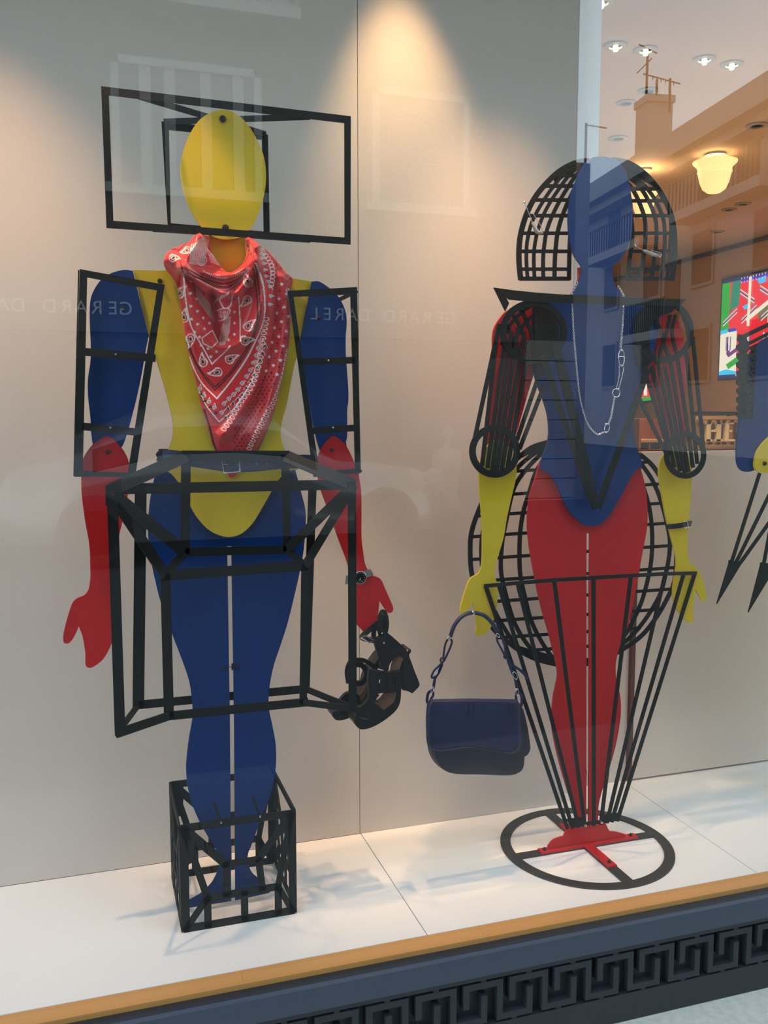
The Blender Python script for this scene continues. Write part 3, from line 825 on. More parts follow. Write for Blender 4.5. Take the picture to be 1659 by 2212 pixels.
hf = frame_px('head_frame', [(218.5, 186), (758, 251), (757.5, 528), (230, 492)], [(235, 205), (744.5, 265), (745, 513), (245, 477)], 1.885, m1)
hf['label'] = 'black open box frame around the head'
YR = 2.05
rear = [P(349, 262, YR), P(579, 291, YR), P(583, 512, YR), P(363, 494, YR)]
reari = [P(365, 280, YR), P(566, 301, YR), P(570, 500, YR), P(369, 482, YR)]
mk('rear_frame', slab([rear, reari], (0, 1, 0), FT), [BLACK, BLACK], hf)
for a, b, w_ in (((300, 208, 1.887), (574, 290, YR), .010), ((670, 252, 1.887), (354, 263, YR), .010), ((330, 494, 1.887), (574, 510, YR), .010), ((670, 518, 1.887), (366, 495, YR), .010)):
    mk('strut', bar(P(a[0], a[1], a[2]), P(*b[:2], b[2]), .003, .012, (0, 0, 1)), BLACK, hf)
for z, w_ in (((356, 266), (574, 291)),):
    mk('strut', bar(P(z[0], w_, YR) if False else P(356, 266, YR), P(574, 291, YR), .003, .018, (0, 1, 0)), BLACK, hf)

# --- arm frames
af = frame_px('arm_frame', [(172, 581), (356, 615), (292, 1030), (161, 1030)], [(188.5, 599), (339, 627), (276, 1021), (179, 1017)], 1.895, m1)
af['label'] = 'black tapered frame around the left upper arm'
for a, b in (((183, 760), (336, 774)), ((178, 921), (300, 934))):
    mk('cross_bar', bar(P(*a, 1.897), P(*b, 1.897), .0150, FT), BLACK, af)
mk('side_strip', bar(P(165, 770, 1.91), P(158.5, 1026, 1.91), .003, .028, (1, 0, 0)) if False else ribbon([P(170, 585, 1.905), P(160, 1028, 1.905)], .0025, .020), BLACK, af)
mk('spacer', bar(P(250, 767, 1.897), P(252, 767, 1.93), .004, .004, (0, 0, 1)), SCREW, af)
for x, y in ((249.5, 766), (238, 924)): bolt(x, y, 1.894, af, 0.003, STEEL)
af2 = frame_px('arm_frame', [(622.5, 628), (771.5, 620), (779.5, 1022), (678, 1030)], [(634, 641), (757.5, 636), (767.5, 1013), (690, 1018)], 1.895, m1)
af2['label'] = 'black tapered frame around the right upper arm'
for a, b in (((645, 782), (766, 778)), ((672, 931), (770, 924))):
    mk('cross_bar', bar(P(*a, 1.897), P(*b, 1.897), .0140, FT), BLACK, af2)
mk('rear_strut', bar(P(768, 630, 1.90), P(700, 664, 2.05), .012, .004, (0, 0, 1)), BLACK, af2)
mk('rear_strut', bar(P(700, 664, 2.05), P(748, 1000, 2.05), .012, .004), BLACK, af2)
mk('rear_strut', bar(P(776, 1018, 1.90), P(748, 1000, 2.05), .012, .004, (0, 0, 1)), BLACK, af2)
for x, y in ((708, 779), (718, 924)): bolt(x, y, 1.894, af2, 0.003, STEEL)

# --- skirt frame: flat bars between nodes
sk = empty('skirt_frame', (0, 0, 0)); sk.parent = m1; sk.location = (0, 0, 0)
sk['label'] = 'black open skirt frame of flat bars around hips and thighs'
zb, zt_ = 0.4774, 0.9515
XL, XR = 0.0385, 0.5203
nA, nB, nL, nR = Vector((XL, 1.80, zt_)), Vector((XR, 1.80, zt_)), Vector((XL, 1.80, zb)), Vector((XR, 1.80, zb))
M1 = Vector((0.144, 1.875, zb)); M2 = Vector((0.427, 1.875, zb)); N1 = Vector((0.088, 1.968, zb)); N2 = Vector((0.454, 1.968, zb))
M1t = P(357, 1243, 1.875); M2t = P(659, 1222, 1.875); N1t = P(304, 1062, 1.968); N2t = P(675, 1052, 1.968)
C1 = P(402, 985, 1.885); C2 = P(616, 985, 1.885); P1 = P(399, 1193, 1.885); P2 = P(620, 1187, 1.885)
T1 = P(268, 1056, 1.84); T2 = P(735, 1047, 1.84)
bw = 0.0195


def sbar(a, b, w_=bw, n=(0, 1, 0), d=0.004, e=0.0):
    mk('frame_bar', bar(a, b, w_, d, n, e), BLACK, sk)


sbar(nA + Vector((.006, 0, .004)), nL + Vector((.006, 0, -.004)), .020)
sbar(nB + Vector((-.004, 0, .006)), nR + Vector((-.004, 0, -.006)), .017)
sbar(M1t, M1, .020, e=.004); sbar(M2t, M2, .016, e=.004)
sbar(N1t, N1, .024, e=.006); sbar(N2t, N2, .018, e=.006)
sbar(N1, N2, .018, e=.006); sbar(M1, M2, .018, (0, 1, 0), e=.010)
sbar(nL, M1, .018, (0.58, -0.81, 0)); sbar(nR, M2, .014, (0.62, 0.78, 0))
sbar(nL, N1, .016, (0.95, -0.3, 0)); sbar(nR, N2, .014, (0.93, 0.36, 0))
sbar(C1, P1, .019, e=.004); sbar(C2 , P2, .017, e=.004)
sbar(P1, P2, .017, e=.006); sbar(M1t, M2t, .021, e=.006)
sbar(P1, M1t, .017); sbar(P2, M2t, .015)
sbar(nA, P1, .024, (0.2, -0.97, 0.1)); sbar(nA, M1t, .022, (0.5, -0.86, 0)); sbar(nB, P2, .020, (-0.2, -0.97, 0.1)); sbar(nB, M2t, .018, (-0.5, -0.86, 0))
sbar(nA, C1, .026, (0.2, -0.9, 0.4)); sbar(C1, C2, .022, e=.008); sbar(C2, nB, .026, (-0.2, -0.9, 0.4))
sbar(T1, T2, .021, e=.02)
mk('gusset', slab([[P(228, 1050, 1.798), P(262, 1034, 1.80), P(262, 1075, 1.80), P(245, 1092, 1.80), P(228, 1092, 1.798)]], (0, 1, 0), .004), [BLACK, BLACK], sk)

# --- foot frame: four laser-cut sides of one pattern
ff = empty('foot_frame', (0, 0, 0)); ff.parent = m1
ff['label'] = 'black cut-out box frame around the feet, standing on the floor'
BX0, BX1, BY0, BY1, BZ = 0.1600, 0.4065, 1.876, 2.114, 0.2385
PAT = {'TL': (.03, .03), 'TR': (.97, .03), 'CL': (.385, .42), 'CR': (.67, .42), 'LL': (.22, .71), 'LR': (.84, .71), 'BL': (.03, .97), 'BR': (.97, .97),
       'ml': (.385, .71), 'mr': (.70, .71), 'b1': (.22, .97), 'b2': (.54, .97), 'b3': (.84, .97), 'm2': (.54, .71)}
SEG = [('TL', 'CL', .018), ('TL', 'LL', .015), ('CL', 'CR', .014), ('CL', 'ml', .016), ('CR', 'mr', .015), ('CR', 'TR', .016), ('TR', 'LR', .013), ('LL', 'LR', .016), ('LL', 'BL', .014), ('LR', 'BR', .013),
       ('LL', 'b1', .0155), ('m2', 'b2', .0155), ('LR', 'b3', .0155), ('TL', 'BL', .018), ('TR', 'BR', .016), ('TL', 'TR', .016), ('BL', 'BR', .018)]


def side_panel(f3, nrm):
    parts = []
    for a, b, w_ in SEG:
        parts.append(bar(f3(*PAT[a]), f3(*PAT[b]), w_, .0035, nrm, .004))
    # solid corner gussets
    for tri in (((0, 0), (.12, 0), (.13, .12), (.11, .34), (.0, .42)), ((1, 0), (.90, 0), (.88, .10), (.93, .24), (1, .26))):
        parts.append(slab([[f3(*q) + Vector(nrm) * -.0017 for q in tri]], nrm, .0034))
    q = join(*parts); return q[0], q[1], None


mk('side_panel', side_panel(lambda u, v: Vector((BX0 + u * (BX1 - BX0), BY0, BZ * (1 - v))), (0, 1, 0)), BLACK, ff)
mk('side_panel', side_panel(lambda u, v: Vector((BX0 + u * (BX1 - BX0), BY1, BZ * (1 - v))), (0, 1, 0)), BLACK, ff)
mk('side_panel', side_panel(lambda u, v: Vector((BX0, BY1 + u * (BY0 - BY1), BZ * (1 - v))), (1, 0, 0)), BLACK, ff)
mk('side_panel', side_panel(lambda u, v: Vector((BX1, BY1 + u * (BY0 - BY1), BZ * (1 - v))), (1, 0, 0)), BLACK, ff)
for x, y in ((477, 1775), (561, 1762)):
    mk('spacer_rod', tube([P(x, y, BY0), P(x - 14, y - 40, YL)], .0028, 8), BLACK, ff)
    bolt(x, y, BY0 - .002, ff, .0028, STEEL)

# ================================================================ RIGHT MANNEQUIN (blue head and body, red legs)
m2 = empty('mannequin', (1.177, 1.95, 0), 'flat cut-out mannequin with blue head and body, red legs, on a round black base', 'mannequin')
Y2L, Y2T, Y2A, Y2F = 1.955, 1.940, 1.947, 1.932
K = lambda pts: crop(pts, 980, 300, 2.9625)
t2 = [(1294, 338), (1316, 340), (1336, 349), (1355, 378), (1364, 425), (1366.5, 475), (1358, 530), (1341, 560), (1324, 575, 1), (1323, 594), (1330, 618), (1344, 637, 1), (1375, 646), (1408, 655), (1424, 680), (1420, 730), (1408, 775), (1394, 812), (1382, 844), (1372, 886), (1368, 928),
      (1372, 952), (1382, 984), (1388, 1006, 1), (1368, 1022), (1351, 1054), (1319, 1110), (1297, 1132), (1270, 1136), (1246, 1122), (1225, 1096), (1204, 1050), (1188, 1024), (1168, 1014, 1), (1172, 988), (1181, 964), (1186, 936),
      (1183, 897), (1172, 859), (1160, 828), (1153, 800, 1), (1152.5, 660, 1), (1195, 648), (1236, 635, 1), (1250, 615), (1257, 592), (1256, 574, 1), (1240, 550), (1231.5, 516), (1228, 475), (1231.5, 435), (1243, 395), (1262, 356), (1277, 342)]
board('torso', t2, Y2T, 0.006, BLUE, m2, label='blue head, neck and body cut from one board')
board('backing_plate', [(1249, 578, 1), (1262, 578, 1), (1262, 640, 1), (1232, 638, 1), (1244, 618), (1250, 600)], 1.950, .006, RED, m2, label='red board showing beside the neck')
l2 = [(1166, 1000, 1), (1156, 1035), (1144, 1075), (1140, 1127), (1144, 1180), (1155, 1243), (1169, 1309), (1186, 1369), (1200, 1424), (1205, 1456), (1201, 1480), (1196, 1505), (1192, 1559), (1199, 1607), (1213, 1664), (1226, 1708), (1240, 1749), (1249, 1790), (1262, 1829, 1), (1266.8, 1829, 1), (1267, 1400, 1), (1267.2, 1152, 1),
      (1274.4, 1152, 1), (1272, 1780, 1), (1270, 1829, 1), (1288, 1826, 1), (1292, 1790), (1293, 1742), (1301, 1708), (1314, 1668), (1331, 1607), (1341, 1546), (1340, 1505), (1331, 1464), (1331, 1430), (1341, 1390), (1358, 1349), (1375, 1268), (1387, 1200), (1398, 1138), (1398.5, 1092),
      (1394, 1050), (1383, 1008), (1380, 990, 1)]
board('legs', l2, Y2L, 0.006, RED, m2, label='red pair of legs cut from one board')
# vertical fin behind the slot
mk('back_fin', box(1.1755, 1.1775, 1.960, 1.975, 0.0, 0.20), RED, m2)
ual = crop([(690, 330), (600, 260), (520, 290), (400, 350), (330, 430), (280, 520), (262, 620), (262, 720), (245, 900), (220, 1250), (200, 1500), (200, 1700), (250, 1800), (430, 1790), (500, 1640), (560, 1440), (640, 1160), (690, 1000, 1)], 1010, 600, 4.81)
board('upper_arm', ual, Y2A, .006, RED, m2)
uar = crop([(330, 420), (420, 320), (520, 290), (600, 330), (650, 420), (690, 600), (708, 800), (708, 1000), (712, 1300), (722, 1560), (720, 1700), (650, 1760), (520, 1740), (470, 1560), (400, 1350), (330, 1080)], 1340, 620, 5.027)
board('upper_arm', uar, Y2A, .006, RED, m2)
fl2 = crop([(330, 85), (280, 120), (230, 200), (190, 300), (190, 400), (192, 520), (215, 820), (218, 1100), (210, 1220), (180, 1290), (115, 1330), (72, 1420), (20, 1600), (25, 1648), (65, 1655), (108, 1590), (130, 1545, 1), (150, 1620), (165, 1760), (155, 1835), (190, 1857), (260, 1820), (310, 1740), (342, 1620), (355, 1500), (350, 1380),
             (330, 1310), (332, 1240), (360, 1130), (410, 960), (440, 780), (490, 560), (520, 430), (525, 320), (500, 220), (450, 140), (390, 90)], 990, 930, 4.172)
board('forearm', fl2, Y2F, .006, YELLOW, m2)
fr2 = crop([(560, 20), (500, 60), (440, 130), (415, 230), (418, 320), (435, 430), (480, 680), (530, 880), (575, 1060), (582, 1160), (560, 1300), (550, 1420), (565, 1530), (620, 1630), (690, 1695), (730, 1708), (742, 1640), (745, 1500), (768, 1388, 1), (800, 1450), (830, 1495), (860, 1490), (860, 1420), (840, 1320), (800, 1220),
             (750, 1160), (700, 1120), (690, 1000), (690, 800), (710, 600), (722, 420), (728, 300), (720, 180), (680, 80), (620, 20)], 1330, 960, 4.424)
board('forearm', fr2, Y2F, .006, YELLOW, m2)
bolt(1079, 981, Y2F, m2, .004); bolt(1105, 858, Y2A, m2, .004); bolt(1443, 860, Y2A, m2, .004)

# hair cages: curved upright strips and level strips in one cut sheet each, joined at the crown
YH = 1.975


def px(pts, Y): return [P(a[0], a[1], Y) for a in pts]


def cpx(pts, Y, n=6): return [P(x, y, Y) for x, y in catmull(pts, n, False)]


hl_out = [(1272, 347), (1243, 352), (1211, 368), (1181, 395), (1154, 429), (1135, 469), (1123, 516), (1121, 563), (1125, 605)]
hl = [hl_out,
      [(1272, 350), (1228, 366), (1196, 402), (1170, 440), (1149, 480), (1139, 520), (1137, 560), (1140, 605)],
      [(1272, 350), (1236, 372), (1206, 410), (1181, 450), (1164, 490), (1155, 530), (1153, 565), (1155, 605)],
      [(1272, 350), (1245, 378), (1220, 415), (1198, 455), (1182, 495), (1175, 535), (1173, 570), (1174, 605)],
      [(1272, 350), (1254, 384), (1235, 420), (1217, 460), (1205, 500), (1200, 540), (1198, 575), (1198, 605)],
      [(1272, 352), (1262, 390), (1247, 430), (1237, 470), (1232, 510), (1230, 550), (1229, 605)]]
rows = [602, 581.5, 543, 504, 466, 432, 402, 379]


def xat(pl, y):
    c = catmull(pl, 8, False)
    for a, b in zip(c, c[1:]):
        if min(a[1], b[1]) <= y <= max(a[1], b[1]) and a[1] != b[1]:
            return a[0] + (b[0] - a[0]) * (y - a[1]) / (b[1] - a[1])
    return None


def hair(merid, rows, widths, tip):
    ps = []
    for k, pl in enumerate(merid): ps.append(ribbon(cpx(pl, YH), widths[k], .004))
    for i, y in enumerate(rows):
        a, b = xat(merid[0], y), xat(merid[-1], y)
        if a is None or b is None: continue
        ps.append(bar(P(a, y, YH), P(b, y, YH), .0095 if i == 0 else .0080, .0038, ext=.002))
    ps.append(slab([[P(x, y, YH) for x, y in tip]], (0, 1, 0), .004))
    q = join(*ps); return q[0], q[1], None


tipL = [(1278, 345), (1243, 350), (1210, 367), (1196, 381), (1200, 397), (1222, 380), (1240, 372), (1260, 362), (1275, 372)]
mk('hair_cage', hair(hl, rows, [.0125, .0080, .0080, .0088, .0098, .0100], tipL), BLACK, m2, label='black cut-out grid of hair left of the blue head')
hr = [[(1322, 346), (1350, 350), (1378, 364), (1408, 391), (1434, 428), (1451, 469), (1457, 509), (1457, 557), (1452, 605)],
      [(1322, 350), (1366, 366), (1402, 390), (1426, 412), (1440, 440), (1449, 480), (1448, 520), (1446, 560), (1441, 605)],
      [(1322, 350), (1364, 378), (1392, 401), (1414, 430), (1432, 470), (1436, 510), (1434, 560), (1427, 605)],
      [(1322, 350), (1356, 380), (1380, 401), (1402, 436), (1416, 475), (1418, 515), (1413, 560), (1407, 605)],
      [(1322, 350), (1346, 384), (1367, 410), (1382, 440), (1393, 475), (1394, 520), (1389, 560), (1384, 605)],
      [(1322, 352), (1338, 390), (1350, 425), (1362, 465), (1366, 510), (1360, 560), (1356, 605)]]
tipR = [(1318, 343), (1350, 349), (1380, 365), (1410, 392), (1420, 405), (1395, 392), (1362, 372), (1335, 366), (1325, 380)]
rowsR = [602, 581.5, 543, 504, 466, 434, 408]
mk('hair_cage', hair(hr, rowsR, [.0125, .0080, .0085, .0090, .0095, .0100], tipR), BLACK, m2, label='black cut-out grid of hair right of the blue head')

# collar and chest V
YC = 1.905
cf = mk('collar_frame', slab([px([(1067, 621), (1110, 627), (1160, 632), (1215, 636), (1280, 638), (1340, 641), (1400, 644), (1481, 646), (1466, 668), (1456, 668), (1462, 662), (1390, 659), (1340, 659), (1280, 656), (1160, 653), (1100, 647), (1092, 640), (1100, 655), (1092, 672)], YC)], (0, 1, 0), .004), [BLACK, BLACK], m2,
        label='black open collar with a long V down the chest')
for a, b, wd in (((1196, 730), (1288, 1098), .021), ((1172, 770), (1278, 1085), .015), ((1400, 795), (1291, 1098), .017)):
    mk('v_bar', bar(P(*a, YC), P(*b, YC + .01), wd, .004), BLACK, cf)
for x, y in ((1248, 1023), (1317, 1009), (1346, 932)): bolt(x, y, YC, cf, .004, BLACK)


# arm cages
def ell(cx_, cy_, rx, ry, Y, n=40, a0=0, a1=2 * pi, yd=0.0):
    return [P(cx_ + rx * cos(a0 + (a1 - a0) * i / n), cy_ + ry * sin(a0 + (a1 - a0) * i / n), Y + yd * sin(a0 + (a1 - a0) * i / n)) for i in range(n + (0 if abs(a1 - a0 - 2 * pi) < 1e-6 else 1))]


YQ = 1.90
ac = mk('arm_cage', ribbon(ell(1152, 717, 66, 62, YQ + .01), .0150, .004, closed=True), BLACK, m2, label='black tube cage of thin bars around the left arm')
mk('cuff_ring', ribbon(ell(1068.5, 975, 48, 50, YQ), .0150, .004, closed=True), BLACK, ac)
g = 4.81
for top, bot in (((330, 480), (60, 1740)), ((305, 600), (150, 1960)), ((390, 620), (205, 1980)), ((455, 560), (255, 2010)), ((525, 520), (300, 2030)), ((590, 560), (350, 2030)), ((650, 640), (410, 2000)), ((760, 960), (512, 1690)), ((800, 1110), (540, 1780))):
    mid = ((top[0] * .42 + bot[0] * .58), (top[1] * .42 + bot[1] * .58))
    pts = [(1010 + top[0] / g, 600 + top[1] / g), (1010 + mid[0] / g, 600 + mid[1] / g), (1010 + bot[0] / g, 600 + bot[1] / g)]
    mk('cage_bar', bar(P(*pts[0], YQ + .012), P(*pts[2], YQ + .004), .0094, .004), BLACK, ac)
for pl in ([(350, 700), (420, 520), (560, 360), (690, 270)], [(420, 800), (500, 620), (620, 450), (700, 380)], [(430, 330), (520, 460), (590, 640), (640, 900)], [(400, 480), (470, 640), (560, 860)], [(520, 290), (600, 420), (680, 640), (690, 860)]):
    mk('cage_bar', ribbon(cpx(crop(pl, 1010, 600, g), YQ + .035), .0085, .004), BLACK, ac)
mk('shoulder_plate', slab([[P(x, y, YQ + .03) for x, y in catmull(crop([(700, 250, 1), (760, 262), (860, 310), (925, 400), (950, 520), (940, 660), (900, 780), (840, 880), (760, 930), (700, 980, 1)], 1010, 600, g), 6)]], (0, 1, 0), .004), [BLACK, BLACK], ac)
ac2 = mk('arm_cage', ribbon(ell(1433.5, 716, 59, 62, YQ + .01), .0145, .004, closed=True), BLACK, m2, label='black tube cage of thin bars around the right arm')
mk('cuff_ring', ribbon(ell(1480, 983, 40, 45, YQ), .0135, .004, closed=True), BLACK, ac2)
g2 = 5.027
for top, bot in (((200, 1200), (490, 1790)), ((250, 860), (520, 1760)), ((340, 860), (590, 1960)), ((410, 830), (650, 2000)), ((480, 860), (700, 2020)), ((545, 800), (740, 2010)), ((610, 700), (790, 1960)), ((715, 700), (835, 1920)), ((786, 540), (903, 1760))):
    mk('cage_bar', bar(P(1340 + top[0] / g2, 620 + top[1] / g2, YQ + .012), P(1340 + bot[0] / g2, 620 + bot[1] / g2, YQ + .004), .0090, .004), BLACK, ac2)
for pl in ([(360, 330), (440, 480), (480, 640), (560, 820)], [(540, 300), (500, 500), (430, 700), (400, 840)], [(660, 260), (720, 420), (745, 560)], [(600, 300), (560, 480), (600, 700)]):
    mk('cage_bar', ribbon(cpx(crop(pl, 1340, 620, g2), YQ + .035), .0085, .004), BLACK, ac2)
mk('shoulder_plate', slab([[P(x, y, YQ + .03) for x, y in catmull(crop([(180, 300), (260, 250), (420, 150), (600, 140, 1), (640, 190, 1), (560, 270), (420, 330), (330, 430), (310, 560), (330, 720), (300, 860), (230, 900), (170, 700), (150, 480)], 1340, 620, g2), 6)]], (0, 1, 0), .004), [BLACK, BLACK], ac2)

# hip cage behind the legs
YB = 2.045
hc = empty('hip_cage', (0, 0, 0)); hc.parent = m2
hc['label'] = 'big rounded black lattice behind hips and thighs'
mer = [[(1184, 955), (1150, 966), (1124, 985), (1090, 1015), (1060, 1050), (1036, 1098), (1018, 1153), (1016, 1206), (1020, 1244), (1036, 1300), (1062, 1354), (1095, 1385), (1124, 1407), (1158, 1424), (1205, 1436)],
       [(1183, 962), (1140, 990), (1100, 1030), (1066, 1080), (1043, 1150), (1041, 1220), (1056, 1290), (1085, 1350), (1122, 1400), (1170, 1426)],
       [(1182, 968), (1139, 1011), (1110, 1055), (1093, 1127), (1085, 1170), (1082, 1230), (1091, 1278), (1110, 1342), (1134, 1385), (1167, 1424)],
       [(1186, 975), (1158, 1019), (1143, 1064), (1131, 1103), (1124, 1146), (1122, 1194), (1124, 1242), (1134, 1290), (1148, 1342), (1172, 1390), (1200, 1430)],
       [(1190, 1019), (1170, 1100), (1165, 1200), (1172, 1290), (1190, 1370), (1215, 1434)],
       [(1384, 983), (1407, 1003), (1425, 1028), (1443, 1065), (1456, 1130), (1461, 1200), (1457, 1254), (1445, 1285), (1420, 1330), (1386, 1373), (1341, 1405), (1290, 1432)],
       [(1386, 1003), (1409, 1037), (1427, 1080), (1441, 1132), (1447, 1168), (1445, 1204), (1438, 1240), (1427, 1281), (1402, 1326), (1371, 1367), (1343, 1392), (1290, 1428)],
       [(1382, 1030), (1398, 1078), (1406, 1118), (1409, 1163), (1407, 1209), (1400, 1249), (1386, 1299), (1366, 1344), (1343, 1380), (1295, 1424)]]
for i, pl in enumerate(mer):
    mk('lattice_bar', ribbon(cpx(pl, YB), .0105 if i not in (0, 5) else .0115, .004), BLACK, hc)


def hull_x(y, left):
    xs = [xat(p_, y) for p_ in ((mer[0],) if left else (mer[5],))]
    xs = [x for x in xs if x]
    return xs[0] if xs else None


for ys in (1007, 1056, 1098, 1142, 1191, 1239, 1285, 1327, 1364, 1396):
    yl = ys + .07 * 220; yr = ys - .07 * 170
    xl = hull_x(yl, True) or 1190
    xr = hull_x(yr, False) or 1340
    if ys == 1396: xl, xr = 1120, 1330
    if ys == 1364: xl, xr = 1072, 1384
    mk('lattice_bar', bar(P(xl, ys - .07 * (xl - 1271), YB), P(xr, ys - .07 * (xr - 1271), YB), .0080, .004), BLACK, hc)
mk('bottom_band', slab([px([(1100, 1390), (1130, 1398), (1180, 1412), (1240, 1422), (1290, 1422), (1330, 1404), (1290, 1436), (1240, 1443), (1204, 1440), (1160, 1427), (1120, 1408)], YB)], (0, 1, 0), .004), [BLACK, BLACK], hc)
mk('top_band', slab([px([(1190, 950), (1160, 958), (1130, 975), (1122, 992), (1150, 978), (1190, 968)], YB)], (0, 1, 0), .004), [BLACK, BLACK], hc)
# stays that hold the lattice to the legs
for x, y in ((1200, 1191), (1340, 1181)): mk('stay', bar(P(x, y, 1.96), P(x, y, YB), .008, .004, (0, 0, 1)), BLACK, hc)

# skirt cone of nine bars
sc = mk('skirt_cone', ribbon([P(1046, 1266, 1.93), P(1122, 1259, 1.88), P(1197, 1253, 1.85), P(1281, 1248, 1.84), P(1363, 1243.5, 1.85), P(1437, 1239.5, 1.88), P(1504, 1238, 1.93)], .0085, .004), BLACK, m2, label='black cone of nine long bars narrowing to the ankles')
tops = [(1049, 1266, 1.93), (1077, 1263, 1.91), (1118, 1260, 1.88), (1197, 1253, 1.85), (1282, 1248, 1.84), (1363, 1243, 1.85), (1437, 1240, 1.88), (1477, 1239, 1.91), (1501, 1238, 1.93)]
bots = [(1226, 1790), (1237, 1789), (1250, 1787), (1263, 1785), (1283, 1783), (1298, 1780), (1311, 1778), (1321, 1776), (1333, 1774)]
for a, b in zip(tops, bots):
    mk('cone_bar', bar(P(*a), P(*b, 1.925), .0092, .004), BLACK, sc)
mk('ankle_strip', slab([[P(1224, 1770, 1.9225), P(1262, 1765, 1.9225), P(1262, 1777, 1.9225), P(1300, 1772, 1.9225), P(1300, 1762, 1.9225), P(1339, 1756, 1.9225), P(1334, 1773, 1.9225), P(1234, 1789, 1.9225)]], (0, 1, 0), .003), [BLACK, BLACK], sc)
bolt(1263, 1782, 1.921, sc, .0042, STEEL); bolt(1298, 1775, 1.921, sc, .0042, STEEL)

# round base with four spokes, red bracket
RC = Vector((1.178, 1.956, 0)); R0, R1 = 0.217, 0.191
RB = mk('base_ring', slab([[RC + Vector((R0 * cos(a * pi / 40), R0 * sin(a * pi / 40), 0.0002)) for a in range(80)], [RC + Vector((R1 * cos(a * pi / 40), R1 * sin(a * pi / 40), 0.0002)) for a in range(80)]], (0, 0, 1), .004), [RINGM, RINGM], m2, label='flat charcoal ring lying on the floor')
for dx, dy in ((1, 0), (0, 1)):
    mk('spoke', box(RC.x - (0.193 if dx else .0135), RC.x + (0.193 if dx else .0135), RC.y - (0.193 if dy else .0135), RC.y + (0.193 if dy else .0135), .0005, .0041), RINGM, RB)
for a, (w0, w1, d0, d1) in enumerate(((-.132, .146, -.013, .011), (-.012, .012, -.125, .118))):
    mk('foot_strip', box(RC.x + w0, RC.x + w1, RC.y + d0, RC.y + d1, .0042, .0085 + a * .0003), RED, m2, label='bright red foot strip bolted to the base')
for dx, dy in ((-.119, -.001), (.130, -.001), (0, -.108), (0, .105)):
    c = RC + Vector((dx, dy, .0087))
    mk('bolt', join(lathe([(0, .007), (.002, .007), (.0022, 0)], c, 8), lathe([(0, .0035), (.0045, .0032), (.005, 0)], c, 12)), SCREW, m2)
mk('foot_plate', slab([[P(x, y, 1.953) for x, y in catmull([(1226, 1788, 1), (1308, 1778, 1), (1317, 1795), (1328, 1797), (1342, 1800), (1352, 1803, 1), (1352, 1806, 1), (1184, 1832, 1), (1184, 1828, 1), (1195, 1815), (1212, 1808), (1218, 1806)], 6)]], (0, 1, 0), .005), [RED, RED], m2)

# ================================================================ THIRD MANNEQUIN, at the right edge of the photo
m3 = empty('mannequin', (2.03, 1.95, 0), 'mannequin at the right edge with blue arm, yellow elbow and long black spikes', 'mannequin')
board('upper_arm', [(1598, 900), (1592, 960), (1593, 1000), (1602, 1016), (1619, 1019), (1636, 1010), (1646, 980), (1680, 880), (1720, 780), (1700, 720), (1640, 740), (1605, 800)], 1.945, .006, BLUE, m3)
board('forearm', [(1680, 935), (1655, 950), (1636, 975), (1630, 1000), (1634, 1016), (1660, 1022), (1690, 1020), (1710, 1060), (1712, 1250), (1730, 1330), (1760, 1330), (1760, 1250), (1770, 1100), (1760, 980), (1720, 940)], 1.935, .006, YELLOW, m3)
board('torso', [(1668, 735), (1700, 700), (1800, 690), (1900, 700), (1980, 720), (1960, 900), (1930, 1000), (1950, 1100), (1850, 1180), (1760, 1120), (1740, 1000), (1720, 900)], 1.952, .006, BLUE, m3)
board('legs', [(1745, 1090), (1735, 1200), (1790, 1500), (1800, 1700), (1850, 1760), (1900, 1700), (1950, 1400), (1980, 1200), (1960, 1080), (1850, 1070)], 1.957, .006, YELLOW, m3)
board('head', [(1840, 420), (1790, 500), (1790, 580), (1840, 660), (1900, 600), (1910, 500)], 1.946, .006, RED, m3)
board('neck', [(1822, 640, 1), (1872, 640, 1), (1875, 710, 1), (1815, 710, 1)], 1.957, .006, RED, m3)
mk('stand_post', box(2.16, 2.18, 1.963, 1.97, 0, .9), BLACK, m3)
mk('stand_foot', lathe([(.13, .0), (.13, .005), (0, .005)], (2.17, 1.966, 0.0), 32), RINGM, m3)
bolt(1651, 1001, 1.935, m3, .0055)
cg = empty('arm_cage', (0, 0, 0)); cg.parent = m3
saw = [(1596, 722)]
for i in range(9):
    y = 732 + i * 19; saw += [(1593 - (i % 2) * 1, y + 2), (1599, y + 9), (1592, y + 14)]
saw += [(1597, 904), (1607, 904)] + [(1610 + (7 if i % 2 else 0), 900 - i * 9.5) for i in range(19)] + [(1612, 724)]
mk('toothed_strip', slab([px(saw, 1.90)], (0, 1, 0), .004), [BLACK, BLACK], cg)
for i in range(9):
    y = 745 + i * 18
    mk('cage_bar', bar(P(1606, y, 1.90), P(1634 - i * 1.5, y + 14, 1.92), .0055, .004), BLACK, cg)
    mk('cage_bar', bar(P(1606, y + 14, 1.90), P(1634 - i * 1.5, y, 1.92), .0055, .004), BLACK, cg)
mk('cage_bar', bar(P(1600, 730, 1.90), P(1720, 672, 1.93), .010, .004), BLACK, cg)
mk('cage_bar', bar(P(1606, 748, 1.90), P(1720, 690, 1.93), .008, .004), BLACK, cg)
mk('cage_bar', bar(P(1628, 748, 1.92), P(1622, 905, 1.92), .010, .004), BLACK, cg)
YS = 1.915
